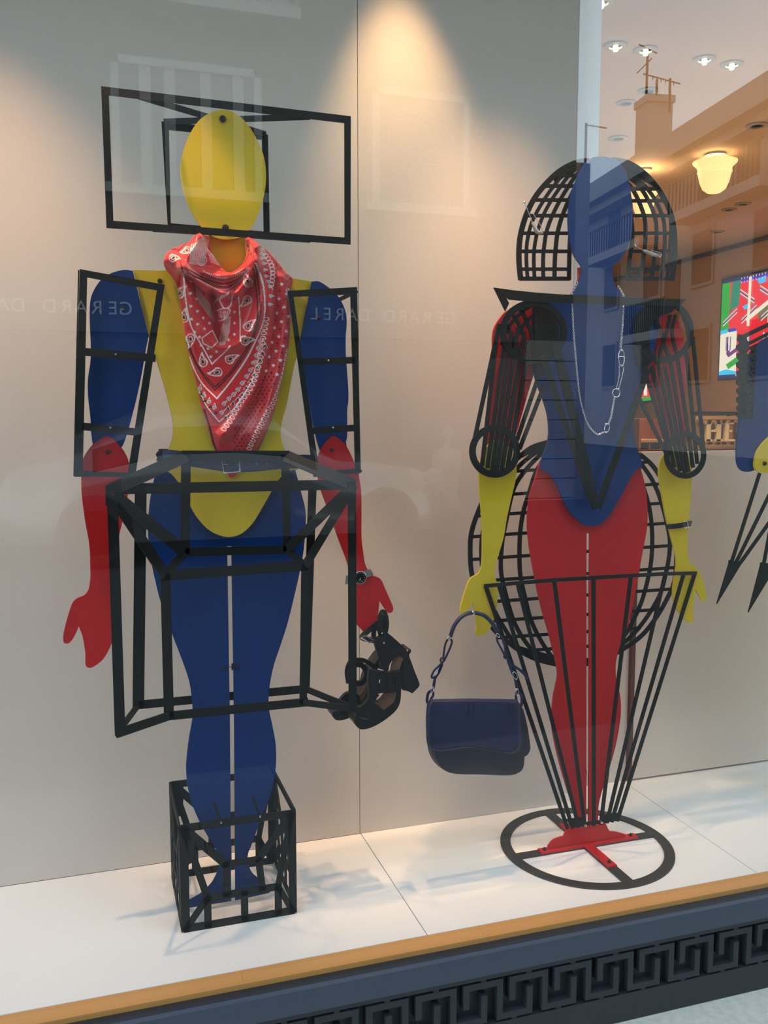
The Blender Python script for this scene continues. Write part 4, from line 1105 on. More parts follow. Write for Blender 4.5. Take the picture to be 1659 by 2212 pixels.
for tip, l, r, tops3 in (((1549, 1305), (1575, 1218), (1604, 1218), ((1641, 1022), (1676, 1040), (1700, 1075))), ((1617, 1323), (1643, 1223), (1680, 1222), ((1672, 1100), (1720, 1080), (1760, 1100)))):
    sp = mk('spike', slab([px([tip, l, (l[0] + 1, l[1] - 8), (r[0], r[1] - 3)], YS)], (0, 1, 0), .004), [BLACK, BLACK], cg)
    for k, q in enumerate(tops3):
        u = (k + .5) / 3; mk('cage_bar', bar(P(*q, YS + .01), P(l[0] + (r[0] - l[0]) * u, l[1] - 2, YS), .0088, .004), BLACK, cg)

# ================================================================ BELT, WATCHES, PINS
bl = empty('belt', (0.285, 1.93, .99), 'dark navy leather belt with a silver buckle around the yellow waist', 'belt')


def yb(x):                     # depth of the belt loop in front of the body, photo pixel x
    u = (x - 520) / 175.0; return 1.936 - 0.034 * max(0.0, 1 - u * u) ** .5


bp_ = []
for x, yc, w_ in ((352, 987, .024), (372, 987, .026), (400, 991, .026), (440, 997, .026), (480, 1003, .026), (520, 1005, .026), (560, 1003, .026), (600, 999, .026), (640, 997, .026), (670, 997, .026), (690, 1003, .026), (698, 1008, .024)):
    bp_.append(P(x, yc, yb(x)))
bp_ = smooth3(bp_, 5)
mk('strap', ribbon(bp_, .0285, .003), NAVY, bl, smooth='auto')
back = smooth3([P(352, 987, 1.934), P(350, 985, 1.960), P(360, 983, 1.985), P(520, 990, 1.99), P(690, 1000, 1.985), P(702, 1008, 1.960), P(698, 1008, 1.934)], 6)
mk('strap_back', ribbon(back, .026, .003), NAVYD, bl, smooth='auto')
ov = smooth3([P(x, y, yb(x) - .004) for x, y in ((486, 1002), (520, 1004.5), (560, 1002.5), (600, 998.5), (622, 997))], 5)
mk('strap_tip', ribbon(ov, .0265, .0025), NAVY, bl)
for x in (515, 554, 575): bolt(x, 1004 - (x - 515) * .05, yb(x) - .0052, bl, .0028, JOINT, 'strap_hole', .0005)
mk('keeper', ribbon([P(594, 987, yb(594) - .007), P(594, 1013, yb(594) - .007)], .006, .003), NAVYD, bl)
mk('buckle', tube([P(484, 1022, 1.896), P(479, 990, 1.896), P(517, 988, 1.896), P(519, 1019, 1.896)], .0016, 8, True), STEEL, bl, smooth=True)
mk('buckle_prong', tube([P(480, 1003, 1.894), P(492, 1003, 1.893)], .0014, 8), STEEL, bl)

# wristwatch on the right red wrist
wt_ = empty('wristwatch', P(776, 1246, 1.91), 'steel wristwatch with black dial on the right red wrist of the left mannequin', 'watch')
wc = P(776.5, 1247, 1.912)
mk('case', lathe([(0, .004), (.0145, .004), (.0155, .001), (.0155, -.005), (.0145, -.0065), (.0128, -.0068), (.0126, -.0055), (0, -.0055)], wc, 36, 'y'), STEEL, wt_, smooth='auto')
mk('dial', lathe([(0, -.0058), (.0125, -.0058)], wc, 32, 'y'), mat('black dial', (.01, .014, .012), .3), wt_)
mkr = []
for k2 in range(12):
    a = k2 * pi / 6; p_ = wc + Vector((.0102 * cos(a), -.0062, .0102 * sin(a))); mkr.append(box(p_.x - .0008, p_.x + .0008, p_.y, p_.y + .0003, p_.z - .0008, p_.z + .0008))
q = join(*mkr); mk('hour_marker', (q[0], q[1]), FRAME_L, wt_, kind='stuff')
mk('hand', bar(wc + Vector((0, -.0064, 0)), wc + Vector((-.0025, -.0064, -.007)), .0011, .0003), FRAME_L, wt_); mk('hand', bar(wc + Vector((0, -.0066, 0)), wc + Vector((.003, -.0066, -.0085)), .0009, .0003), FRAME_L, wt_)
for i in range(4):
    a, b = (790 + i * 3.7, 1237 - i * 1.5 + 3), (793.5 + i * 3.7, 1236 - i * 1.5 + 3)
    mk('bracelet_link', ribbon([P(a[0] - 2.5, a[1] - 8 + i * .8, 1.915 + i * .0012), P(a[0] + 4, a[1] + 7, 1.915 + i * .0012)], .0036, .003), STEEL, wt_)
for i in range(3):
    mk('bracelet_link', ribbon([P(757 - i * 4, 1243, 1.915 + i * .001), P(755 - i * 4, 1262, 1.915 + i * .001)], .0038, .003), STEEL, wt_)

# black strap on the right yellow forearm
ws = empty('leather_bracelet', P(1465, 1134, 1.93), 'narrow black leather bracelet with a metal clasp on the right yellow forearm', 'bracelet')
cxx = [P(1442, 1137.5, 1.930), P(1455, 1137, 1.921), P(1470, 1135, 1.917), P(1482, 1132, 1.920), P(1490, 1130, 1.930)]
mk('strap', ribbon(smooth3(cxx, 5), .0125, .002), LEATHER, ws, smooth='auto')
mk('strap_back', ribbon(smooth3([P(1442, 1137.5, 1.930), P(1441, 1138, 1.942), P(1465, 1136, 1.946), P(1491, 1131, 1.942), P(1490, 1130, 1.930)], 4), .0125, .002), LEATHER, ws)
mk('clasp', tube([P(1476, 1127, 1.9165), P(1484, 1125, 1.9165), P(1487, 1139, 1.918), P(1479, 1141, 1.9165)], .0009, 6, True), STEEL, ws)

# two transparent pins on the hair grids
PIN = mat('clear acrylic with glitter', (.85, .84, .80), .08, spec=.8); PIN.node_tree.nodes['Principled BSDF'].inputs['Transmission Weight'].default_value = .75
for (pts, lab) in (((((1133, 437), (1150, 480), (1160, 500), (1172, 503), (1168, 488), (1152, 462))), 'clear glittering safety pin brooch on the left hair grid'), ((((1372, 531), (1390, 541), (1410, 549), (1426, 554), (1427, 547), (1405, 540))), 'clear glittering safety pin brooch on the right hair grid')):
    pb = empty('safety_pin', P(*pts[0], YH - .012), lab, 'brooch')
    mk('pin_wire', tube(smooth3([P(x, y, YH - .008) for x, y in pts], 5), .0011, 6), PIN, pb, smooth=True)
    mk('pin_body', tube(smooth3([P(*pts[1], YH - .010), P(*pts[2], YH - .012), P(*pts[3], YH - .010)], 5), lambda u: .0030 + .0022 * sin(pi * u), 8), PIN, pb, smooth=True)
    mk('pin_clasp', tube([P(*pts[2], YH - .014), P(*pts[3], YH - .012)], .0022, 6), STEEL, pb, smooth=True)
    mk('pin_head', lathe([(0, -.004), (.003, -.002), (.003, .002), (0, .004)], P(*pts[0], YH - .010), 10, 'y'), STEEL, pb)

# ================================================================ NECKLACE
nk = empty('necklace', P(1290, 800, 1.925), 'long silver chain necklace with oval link and rings on the blue chest', 'necklace')


def chain(pl, Yc, r=.0021, step=.0037):
    pts = [P(x, y, Yc(x, y) if callable(Yc) else Yc) for x, y in catmull(pl, 12, False)]
    parts, acc, nxt, k2 = [], 0, 0, 0
    for a, b in zip(pts, pts[1:]):
        l = (b - a).length
        while acc + l >= nxt:
            c = a.lerp(b, (nxt - acc) / l); tdir = (b - a).normalized(); s = Vector((0, 1, 0)).cross(tdir).normalized() if k2 % 2 else Vector((0, 1, 0)).cross(tdir).cross(tdir).normalized()
            s = (s + (Vector((0, .6, 0)) if k2 % 2 else Vector((0, .9, 0)).cross(tdir))).normalized()
            parts.append(tube([c + tdir * (r * 1.45 * cos(q * pi / 4)) + s * (r * sin(q * pi / 4)) for q in range(8)], .00075, 4, True)); nxt += step; k2 += 1
        acc += l
    q = join(*parts); return q[0], q[1]


YN = 1.921
mk('chain', chain([(1236, 632), (1236, 655), (1239, 720), (1246, 800), (1251, 850), (1260, 890), (1272, 920), (1290, 938), (1303, 934)], YN), STEEL, nk, kind='stuff', smooth=True)
mk('chain', chain([(1327, 860), (1320, 900), (1314, 916)], YN), STEEL, nk, kind='stuff', smooth=True)
mk('chain', chain([(1347, 637), (1347, 660), (1345, 700), (1341, 750)], YN), STEEL, nk, kind='stuff', smooth=True)
mk('chain', chain([(1236, 632), (1248, 610)], 1.945), STEEL, nk, kind='stuff'); mk('chain', chain([(1347, 637), (1336, 618)], 1.945), STEEL, nk, kind='stuff')


def ring_(cx_, cy_, rx, ry, rot, r, Yc, **kw):
    pts = [P(cx_ + rx * cos(a) * cos(rot) - ry * sin(a) * sin(rot), cy_ + rx * cos(a) * sin(rot) + ry * sin(a) * cos(rot), Yc) for a in [2 * pi * i / 28 for i in range(28)]]
    return tube(pts, r, 8, True)


mk('oval_link', ring_(1342.5, 773, 6.3, 18, 0, .0013, YN - .002), STEEL, nk, smooth=True)
mk('link_bar', tube([P(1337, 770, YN - .002), P(1348, 770, YN - .002)], .0012, 8), STEEL, nk)
mk('long_link', tube(smooth3([P(1338, 790, YN), P(1338, 808, YN), P(1335, 825, YN), P(1331, 842, YN), P(1337, 838, YN), P(1342, 820, YN), P(1346.5, 800, YN), P(1346, 790, YN)], 5, True), .0008, 6, True), STEEL, nk, smooth=True)
mk('round_link', ring_(1331, 849, 8, 9, 0, .0014, YN - .001), STEEL, nk, smooth=True)
mk('round_link', ring_(1311, 925, 5.2, 9.5, .25, .0011, YN - .001), STEEL, nk, smooth=True)
for x, y in ((1343, 757), (1336, 840), (1328, 858), (1309, 934), (1309, 916), (1295, 938)):
    mk('bead', lathe([(0, -.0028), (.002, -.002), (.0028, 0), (.002, .002), (0, .0028)], P(x, y, YN - .001), 10), STEEL, nk, smooth=True)

# ================================================================ HANDBAG
hb = empty('handbag', P(1030, 1515, 1.90), 'navy leather shoulder bag hanging from the left yellow hand of the right mannequin', 'handbag')


def pillow(pts, Yf, depth, m_, name, parent, bulge=.012, n=6):
    """rounded body: outline at mid depth, domed front and back"""
    loop = [P(x, y, Yf + depth / 2) for x, y in catmull(pts, n)]; c = sum(loop, Vector()) / len(loop); V, Fc = [], []; k2 = len(loop)
    levels = [(.90, -.5), (.965, -.46), (.99, -.34), (1.0, -.15), (1.0, .15), (.99, .34), (.965, .46), (.90, .5)]
    for sc_, dy in levels: V += [c + (p_ - c) * sc_ + Vector((0, dy * depth, 0)) for p_ in loop]
    for a in range(len(levels) - 1):
        for i in range(k2): Fc.append([a * k2 + i, a * k2 + (i + 1) % k2, (a + 1) * k2 + (i + 1) % k2, (a + 1) * k2 + i])
    V += [c + (p_ - c) * .55 + Vector((0, -.5 * depth - bulge * .7, 0)) for p_ in loop]; b = len(levels) * k2
    for i in range(k2): Fc.append([i, (i + 1) % k2, b + (i + 1) % k2, b + i])
    V.append(c + Vector((0, -.5 * depth - bulge, 0))); cc_ = len(V) - 1
    for i in range(k2): Fc.append([b + i, b + (i + 1) % k2, cc_])
    Fc.append([(len(levels) - 1) * k2 + i for i in range(k2)])
    return mk(name, (V, Fc), m_, parent, smooth='auto')


B = lambda pts: crop(pts, 680, 1160, 3.456)
pillow(B([(870, 1225, 1), (1510, 1225, 1), (1540, 1290), (1545, 1500), (1543, 1660), (1520, 1725), (1440, 1758), (1200, 1752), (1000, 1745), (910, 1700), (868, 1630), (856, 1560), (845, 1400)]), 1.885, .050, NAVYD, 'body', hb)
pillow(B([(1480, 1300), (1540, 1270, 1), (1570, 1400), (1592, 1560), (1575, 1610), (1540, 1632), (1480, 1640)]), 1.915, .03, NAVYD, 'rear_pocket', hb, .004)
pillow(B([(862, 1215, 1), (1170, 1210), (1505, 1215, 1), (1522, 1250), (1528, 1400), (1530, 1560), (1480, 1612), (1400, 1608), (1260, 1585), (1120, 1572), (1000, 1590), (900, 1592), (852, 1570), (836, 1500), (833, 1350), (842, 1250)]), 1.874, .020, NAVY, 'flap', hb, .004)
mk('flap_edge', tube([P(x, y, 1.8715) for x, y in catmull(B([(836, 1490), (852, 1570), (900, 1592), (1000, 1590), (1120, 1572), (1260, 1585), (1400, 1608), (1480, 1612), (1530, 1560)]), 5, False)], .0013, 6), NAVYD, hb)
for xx in (876, 1150, 1186, 1448, 1484):
    top_, bot_ = B([(xx, 1240)])[0], B([(xx - (6 if xx < 900 else 0), 1345)])[0]
    mk('seam', tube([P(*top_[:2], 1.8722), P(*bot_[:2], 1.8705)], .0007, 5), NAVYD, hb)
mk('flap_seam', tube(smooth3([P(*q_[:2], 1.8700) for q_ in B([(885, 1480), (905, 1520), (965, 1552)])], 5), .0007, 5), NAVYD, hb)
mk('flap_seam', tube(smooth3([P(*q_[:2], 1.8700) for q_ in B([(1180, 1528), (1300, 1540), (1420, 1556)])], 5), .0007, 5), NAVYD, hb)
HY = 1.905
mk('handle', tube(smooth3([P(*q_[:2], y_) for q_, y_ in zip(B([(1012, 745), (1040, 665), (1085, 605), (1140, 572), (1200, 568), (1270, 590), (1330, 650), (1365, 705)]), (1.905, 1.90, 1.90, 1.905, 1.912, 1.908, 1.905, 1.905))], 6), .0048, 10), NAVY, hb, smooth=True)
mk('handle_ring', ring_(*B([(1183, 568)])[0], 1.2, 3.6, 0, .0020, 1.907), STEEL, hb)


def strap(pts, w_, name='strap', Y_=HY, n_=(0, 1, 0), m_=None): mk(name, ribbon(smooth3([P(*q_[:2], Y_) for q_ in B(pts)], 5), w_, .0024, n_), m_ or NAVY, hb, smooth='auto')


strap([(1008, 760), (985, 775), (968, 830), (958, 920)], .0042); strap([(1010, 760), (1024, 780), (1005, 840), (962, 930)], .0042)
strap([(955, 930), (930, 960), (890, 1000), (872, 1040), (880, 1052), (905, 1035), (925, 1000), (955, 935)], .0042)
strap([(950, 950), (925, 1010), (900, 1050), (884, 1130)], .0062); strap([(880, 1140), (848, 1165), (838, 1215), (842, 1240)], .0060); strap([(880, 1145), (884, 1180), (862, 1215)], .0050)
mk('strap_knot', ring_(*B([(950, 918)])[0], 3.5, 4.5, 0, .0022, HY), NAVYD, hb, smooth=True)
strap([(1368, 745), (1362, 775), (1395, 840), (1425, 900)], .0042); strap([(1375, 735), (1412, 770), (1420, 830), (1426, 900)], .0046)
strap([(1425, 890), (1470, 950), (1540, 1000), (1590, 1055)], .0062); strap([(1440, 920), (1470, 1000), (1495, 1060), (1508, 1130)], .0062)
strap([(1508, 1150), (1540, 1180), (1545, 1240), (1530, 1290)], .0062); strap([(1505, 1160), (1502, 1200), (1512, 1240)], .0052)
mk('strap_knot', ring_(*B([(1425, 890)])[0], 3.5, 4.2, 0, .0022, HY), NAVYD, hb, smooth=True)
for q_, rx, ry, ro in (((1005, 752), 2.6, 4.6, .5), ((905, 1015), 2.2, 6.5, .5), ((878, 1140), 2.6, 6, .2), ((1368, 735), 2.6, 5.2, -.5), ((1495, 1035), 4.0, 8.5, -.4), ((1510, 1160), 3.2, 8, -.1)):
    mk('buckle_ring', ring_(*B([q_])[0], rx, ry, ro, .0010, HY - .003), STEEL, hb, smooth=True)

# ================================================================ SANDALS


def sandal(name, Ys, shift, label, full=True):
    dx, dy = shift
    e_ = empty(name, P(810 + dx, 1480 + dy, Ys), label, 'sandal', 'pair of black sandals held by the red hand')
    q = lambda x, y, Y_=0: P(680 + x / 3.456 + dx, 1160 + y / 3.456 + dy, Ys + Y_)
    # sole: side profile slab seen edge-on, from toe up the arch to the heel seat
    side = [(292, 1375), (310, 1412), (345, 1436), (400, 1430), (470, 1400), (545, 1350), (610, 1290), (638, 1230), (645, 1140), (650, 1040), (690, 900), (718, 860)]
    inner = [(718, 840), (690, 860), (640, 960), (615, 1060), (610, 1160), (590, 1230), (520, 1290), (440, 1345), (370, 1365), (330, 1340), (318, 1318)]
    lp = [q(x, y) for x, y in catmull(side, 5, False)] + [q(x, y) for x, y in catmull(inner, 5, False)]
    mk('sole', slab([lp], (0, 1, 0), .055), [LEATHER, LEATHER], e_)
    ins_ = [(318, 1318), (345, 1278), (420, 1240), (470, 1215), (505, 1180), (540, 1120), (560, 1010), (590, 920), (640, 860), (700, 840)]
    ins2 = [(690, 862), (640, 962), (615, 1060), (608, 1160), (590, 1228), (520, 1288), (440, 1342), (372, 1362), (332, 1338)]
    mk('insole', slab([[q(x, y, .004) for x, y in catmull(ins_, 5, False)] + [q(x, y, -.001) for x, y in catmull(ins2, 5, False)]], (0, 1, 0), .003), [TAN, TAN], e_)
    mk('heel', slab([[q(x, y, -.002) for x, y in catmull([(655, 930, 1), (700, 880, 1), (720, 930), (745, 1000), (782, 1095), (775, 1120), (728, 1168, 1), (690, 1150), (660, 1145, 1), (655, 1040)], 5)]], (0, 1, 0), .050), [LEATHER, LEATHER], e_)
    # counter at the heel, and the looped ankle strap
    mk('heel_counter', slab([[q(x, y, -.004) for x, y in catmull([(445, 770), (480, 745), (540, 712, 1), (620, 780), (680, 840), (706, 885), (690, 930), (640, 890), (600, 900), (560, 950), (545, 1000), (500, 985), (480, 900), (455, 830)], 5)]], (0, 1, 0), .010), [LEATHER, LEATHER], e_)
    mk('ankle_strap', ribbon(smooth3([q(500, 745), q(488, 680, -.004), (q(492, 600, -.006)), q(508, 562, -.004), q(525, 590, .004), q(532, 660, .008), q(515, 740, .008)], 6), .0135, .0028, (0.4, 1, 0)), LEATHER, e_, smooth='auto')
    mk('ankle_strap', ribbon(smooth3([q(520, 760, -.004), q(440, 770, -.010), q(380, 760, -.008), q(352, 745, 0), q(400, 700, .010), q(470, 640, .012)], 6), .0120, .0026), LEATHER, e_, smooth='auto')
    mk('buckle', tube([q(345, 755, -.012), q(372, 735, -.012), q(440, 770, -.012), q(410, 790, -.012)], .0011, 6, True), STEEL, e_)
    for x, y in ((500, 718), (465, 772), (515, 790)): mk('stud', lathe([(0, -.003), (.0016, -.002), (.002, 0)], q(x, y, -.006), 8, 'y'), STEEL, e_)
    # cut-out instep strap shaped like a bar between two rings
    mk('instep_strap', slab([[q(x, y, -.012) for x, y in catmull([(408, 985, 1), (480, 1002), (560, 1010), (640, 1000, 1), (648, 1060), (640, 1150, 1), (580, 1162), (500, 1165), (450, 1175), (405, 1158, 1), (398, 1070)], 5)],
                             [q(x, y, -.012) for x, y in catmull([(490, 1058), (478, 1082), (488, 1108), (500, 1085)], 5)]], (0, 1, 0), .012), [LEATHER, LEATHER], e_)
    for xx in (545, 605): mk('strap_seam', tube([q(xx, 1040, -.0135), q(xx + 4, 1145, -.0135)], .0012, 6), LEATHER, e_)
    mk('toe_strap', slab([[q(x, y, -.010) for x, y in catmull([(410, 1150), (450, 1165), (440, 1230), (520, 1300), (500, 1330), (440, 1350), (360, 1350), (310, 1325), (312, 1280), (360, 1260), (400, 1210)], 5)]], (0, 1, 0), .014), [LEATHER, LEATHER], e_)
    mk('toe_strap_link', ribbon(smooth3([q(470, 1170, -.010), q(440, 1210, -.010), q(455, 1232, -.008)], 5), .010, .003), LEATHER, e_)
    return e_


sandal('sandal', 1.895, (0, 0), 'black leather high heeled sandal nearest the glass, right one of the hanging pair')
# the second shoe hangs behind, mostly hidden: toe and sole at the left, ring of the instep strap
e2 = empty('sandal', P(745, 1500, 1.93), 'black leather sandal half hidden behind the skirt frame corner, left of its pair', 'sandal', 'pair of black sandals held by the red hand')
q = lambda x, y, Y_=0: P(680 + x / 3.456, 1160 + y / 3.456, 1.967 + Y_)
mk('sole', slab([[q(x, y) for x, y in catmull([(130, 1320), (150, 1362), (190, 1370), (260, 1350), (330, 1310), (380, 1240), (400, 1150), (440, 1050), (480, 960), (520, 900), (500, 880), (440, 960), (395, 1060), (370, 1150), (330, 1190), (280, 1230), (200, 1290), (150, 1300)], 5)]], (0, 1, 0), .05), [LEATHER, LEATHER], e2)
mk('insole', slab([[q(x, y, -.002) for x, y in catmull([(300, 1215), (350, 1165), (385, 1110), (390, 1150), (360, 1215), (310, 1260)], 5)]], (0, 1, 0), .003), [TAN, TAN], e2)
mk('toe_strap', slab([[q(x, y, -.008) for x, y in catmull([(190, 1215), (240, 1165), (300, 1160), (330, 1190), (330, 1250), (280, 1310), (210, 1300), (180, 1250)], 5)]], (0, 1, 0), .012), [LEATHER, LEATHER], e2)
mk('instep_ring', ribbon([q(320 + 62 * cos(a), 1020 + 72 * sin(a), -.010) for a in [2 * pi * i / 32 for i in range(32)]], .012, .010, (0, 1, 0), True), LEATHER, e2, smooth='auto')
mk('instep_loop', ribbon(smooth3([q(250, 1090, -.004), q(240, 1000, -.004), (q(270, 930, -.004)), q(350, 918, -.004), q(420, 950, -.004), q(460, 1000, -.004)], 6), .0095, .006), LEATHER, e2, smooth='auto')
mk('heel_counter', slab([[q(x, y, -.004) for x, y in catmull([(450, 800), (500, 790), (545, 860), (540, 980), (500, 990), (455, 960), (490, 900)], 5)]], (0, 1, 0), .01), [LEATHER, LEATHER], e2)
mk('ankle_strap', ribbon(smooth3([q(470, 800), q(440, 740), q(450, 660), q(470, 640), q(480, 700)], 6), .011, .0028), LEATHER, e2, smooth='auto')
mk('instep_bar', slab([[q(x, y, -.010) for x, y in catmull([(308, 985, 1), (332, 985, 1), (332, 1060, 1), (308, 1060, 1)], 2)]], (0, 1, 0), .008), [LEATHER, LEATHER], e2) if False else None

# ================================================================ THE SCARF
SXO, SYO, SS = 340.0, 490.0, 4.4226           # working grid of the print, 4.42 units per photo pixel
out = [(370, 78), (300, 150), (180, 200), (100, 245), (62, 320), (82, 400), (145, 480), (200, 590), (215, 700), (240, 850), (275, 1080), (330, 1320), (380, 1500), (420, 1700), (480, 1900), (545, 2120), (640, 2300), (690, 2390), (712, 2400), (760, 2360), (860, 2260), (962, 2130),
       (1040, 1950), (1105, 1780), (1170, 1520), (1222, 1300), (1255, 1100), (1272, 850), (1262, 700), (1275, 590), (1290, 500), (1225, 435), (1140, 330), (1050, 230), (960, 160), (885, 108), (848, 112), (848, 200), (850, 290), (795, 380), (725, 430), (665, 437), (615, 395), (540, 290), (505, 200), (485, 88), (430, 60)]
poly = np.array([(a, b) for a, b in catmull(out, 5)])


def inside(px_, py_, pg):
    c = np.zeros(px_.shape, bool); n = len(pg)
    for i in range(n):
        x1, y1 = pg[i]; x2, y2 = pg[(i + 1) % n]
        if y1 == y2: continue
        m_ = ((y1 > py_) != (y2 > py_)) & (px_ < (x2 - x1) * (py_ - y1) / (y2 - y1) + x1)
        c ^= m_
    return c


def seg_d(X, Y, pl, closed=False):
    """distance to a polyline, and the arc length of the nearest point"""
    pl = list(pl) + ([pl[0]] if closed else []); best = np.full(X.shape, 1e9); arc = np.zeros(X.shape); side = np.zeros(X.shape); L = 0
    for (x1, y1), (x2, y2) in zip(pl, pl[1:]):
        dx, dy = x2 - x1, y2 - y1; l2 = dx * dx + dy * dy
        if l2 == 0: continue
        t = np.clip(((X - x1) * dx + (Y - y1) * dy) / l2, 0, 1); d = np.hypot(X - x1 - t * dx, Y - y1 - t * dy); l = sqrt(l2)
        m_ = d < best; best = np.where(m_, d, best); arc = np.where(m_, L + t * l, arc); side = np.where(m_, np.sign(dx * (Y - y1) - dy * (X - x1)), side); L += l
    return best, arc, side


sm = lambda pl, n=8: catmull(pl, n, False)
ST = 4.6
gx = np.arange(50, 1305, ST); gy = np.arange(55, 2415, ST); X, Y = np.meshgrid(gx, gy)
ins = inside(X, Y, poly)
dpoly, _, _ = seg_d(X, Y, [tuple(p) for p in poly], True)
cellin = ins[:-1, :-1] | ins[1:, :-1] | ins[:-1, 1:] | ins[1:, 1:]
# pull the outer vertices onto the outline so the hem is smooth
XX, YY = X.copy(), Y.copy()
jj, ii = np.where(~ins & (dpoly < ST * 1.6))
for j, i in zip(jj, ii):
    x, y = X[j, i], Y[j, i]; bd = 1e9
    for (x1, y1), (x2, y2) in zip(poly, np.roll(poly, -1, 0)):
        if abs(x - x1) > 60 + abs(x2 - x1) or abs(y - y1) > 60 + abs(y2 - y1): continue
        dx, dy = x2 - x1, y2 - y1; l2 = dx * dx + dy * dy
        if l2 == 0: continue
        t_ = min(1, max(0, ((x - x1) * dx + (y - y1) * dy) / l2)); qx, qy = x1 + t_ * dx, y1 + t_ * dy; d = (qx - x) ** 2 + (qy - y) ** 2
        if d < bd: bd = d; XX[j, i], YY[j, i] = qx, qy
# relief of the cloth, metres proud of the torso
H = 0.010 + 0.012 * np.clip(dpoly / 60, 0, 1) * ins
g_ = lambda d, s: np.exp(-(d / s) ** 2)


def ridge(pl, amp, s):
    d, a, sd = seg_d(X, Y, sm(pl)); return amp * g_(d, s)


lip = sm([(235, 395), (300, 620), (400, 900), (480, 1060), (560, 1135), (640, 1150), (740, 1125), (860, 1020), (940, 880), (990, 700), (985, 480), (940, 330)])
dl, al, sl = seg_d(X, Y, lip)
H += 0.020 * g_(dl, 50) + np.where(sl < 0, 0.0, 0.014 * np.exp(-dl / 260))
H += ridge([(255, 395), (400, 432), (600, 470), (760, 440), (880, 340), (935, 200)], .030, 42)
H += ridge([(300, 430), (420, 540), (560, 610), (720, 640), (820, 560), (900, 420)], .030, 40)
H += ridge([(380, 100), (330, 250), (270, 380)], .034, 60) + ridge([(880, 110), (960, 220), (940, 360)], .034, 50)
H += ridge([(100, 300), (230, 320), (300, 230)], .030, 75)
H -= ridge([(530, 640), (548, 800), (565, 960), (600, 1080)], .032, 34)
H -= ridge([(300, 470), (380, 620), (500, 820)], .006, 40)
H -= ridge([(240, 420), (215, 560)], .018, 26)
H += ridge([(620, 480), (650, 640), (640, 800)], .010, 46) + ridge([(790, 660), (700, 780), (640, 880)], .012, 34)
H += ridge([(1000, 330), (1090, 520), (1070, 800), (1020, 1150), (960, 1450), (820, 1720), (620, 2000)], .012, 46)
H += ridge([(1190, 480), (1230, 800), (1180, 1300), (1080, 1650), (930, 2050)], .012, 50)
H -= ridge([(1120, 520), (1120, 900), (1050, 1350), (930, 1700), (720, 2050)], .006, 40)
H -= ridge([(330, 1000), (430, 1300), (560, 1560)], .004, 50)
H += 0.0018 * np.sin(X / 95 + Y / 210) + 0.0014 * np.sin(X / 47 - Y / 160) + .001 * np.sin(Y / 60 + X / 130)
H += .022 * np.clip((900 - Y) / 900, 0, 1) * ins
tuck = np.clip((2150 - Y) / 180, 0, 1); H = H * (0.35 + 0.65 * tuck)
H = np.maximum(H, 0.0045); H = np.where(ins, H, 0.006)
# ---- the printed pattern
R_ = np.array((0.68, 0.022, 0.028)); Wc = np.array((0.80, 0.76, 0.72)); Bk = np.array((0.012, 0.010, 0.010)); Pk = np.array((0.66, 0.36, 0.34)); Dr = np.array((0.36, 0.010, 0.016)); Yl = np.array((0.85, 0.62, 0.40))
C_ = np.broadcast_to(R_, X.shape + (3,)).copy()


def put(m_, c): C_[m_] = c


def line(pl, w_, c, soft=True):
    d, a, s = seg_d(X, Y, sm(pl) if soft else pl); put(d < w_ * .66, c)


def poly_m(pg): return inside(X, Y, np.array(pg))


put(poly_m([(1060, 400), (1290, 400), (1290, 1000), (1180, 1600), (900, 2250), (560, 2200), (620, 1980), (800, 1760), (930, 1560), (1010, 1250), (1060, 950), (1115, 650)]), R_ * .86)
put(poly_m([(370, 560), (430, 640), (500, 740), (540, 860), (545, 920), (470, 830), (400, 740), (365, 640)]), Pk)
put(poly_m([(640, 860), (700, 850), (690, 1010), (650, 1130), (590, 1140), (590, 1060), (620, 950)]), Pk)
put(poly_m([(430, 1060), (520, 990), (575, 1100), (520, 1150), (440, 1110)]), R_)
line([(430, 1060), (520, 990), (575, 1100), (520, 1150), (440, 1110), (430, 1060)], 7, Wc, False)
put(poly_m([(360, 160), (430, 90), (490, 130), (470, 250), (440, 360), (300, 360), (310, 250)]), Pk)
for i in range(9):
    line([(330 + i * 16, 170 - i * 3), (300 + i * 18, 350)], 5, Wc, False)
for i in range(8):
    line([(450 + i * 8, 180 + i * 22), (540 + i * 12, 290 + i * 14)], 4, Wc, False)
for cx_, cy_, r0 in ((380, 250, 60), (420, 320, 50)):
    d = np.hypot(X - cx_, Y - cy_); put((np.abs(d - r0) < 4) | (np.abs(d - r0 * .7) < 3), Wc)
# patterned inner fold
for k_2 in range(5):
    line([(300, 400 + k_2 * 12), (450, 470 + k_2 * 18), (620, 520 + k_2 * 22), (760, 480 + k_2 * 16), (880, 380 + k_2 * 8)], 4, Wc if k_2 % 2 == 0 else Dr)
for i in range(22):
    x = 440 + i * 18; y = 425 + 60 * sin(pi * i / 21) ; put(np.hypot(X - x, Y - y) < 6, Wc)
for i in range(10):
    line([(540 + i * 14, 740 - i * 10), (560 + i * 14, 690 - i * 8)], 4, Wc, False)
line([(620, 650), (600, 700), (640, 780), (700, 750), (715, 650)], 8, Wc); line([(570, 800), (640, 780), (690, 800), (640, 880), (580, 900)], 8, Wc)
for i in range(6): line([(590 + i * 16, 800 + i * 2), (600 + i * 10, 870)], 4, Wc, False)
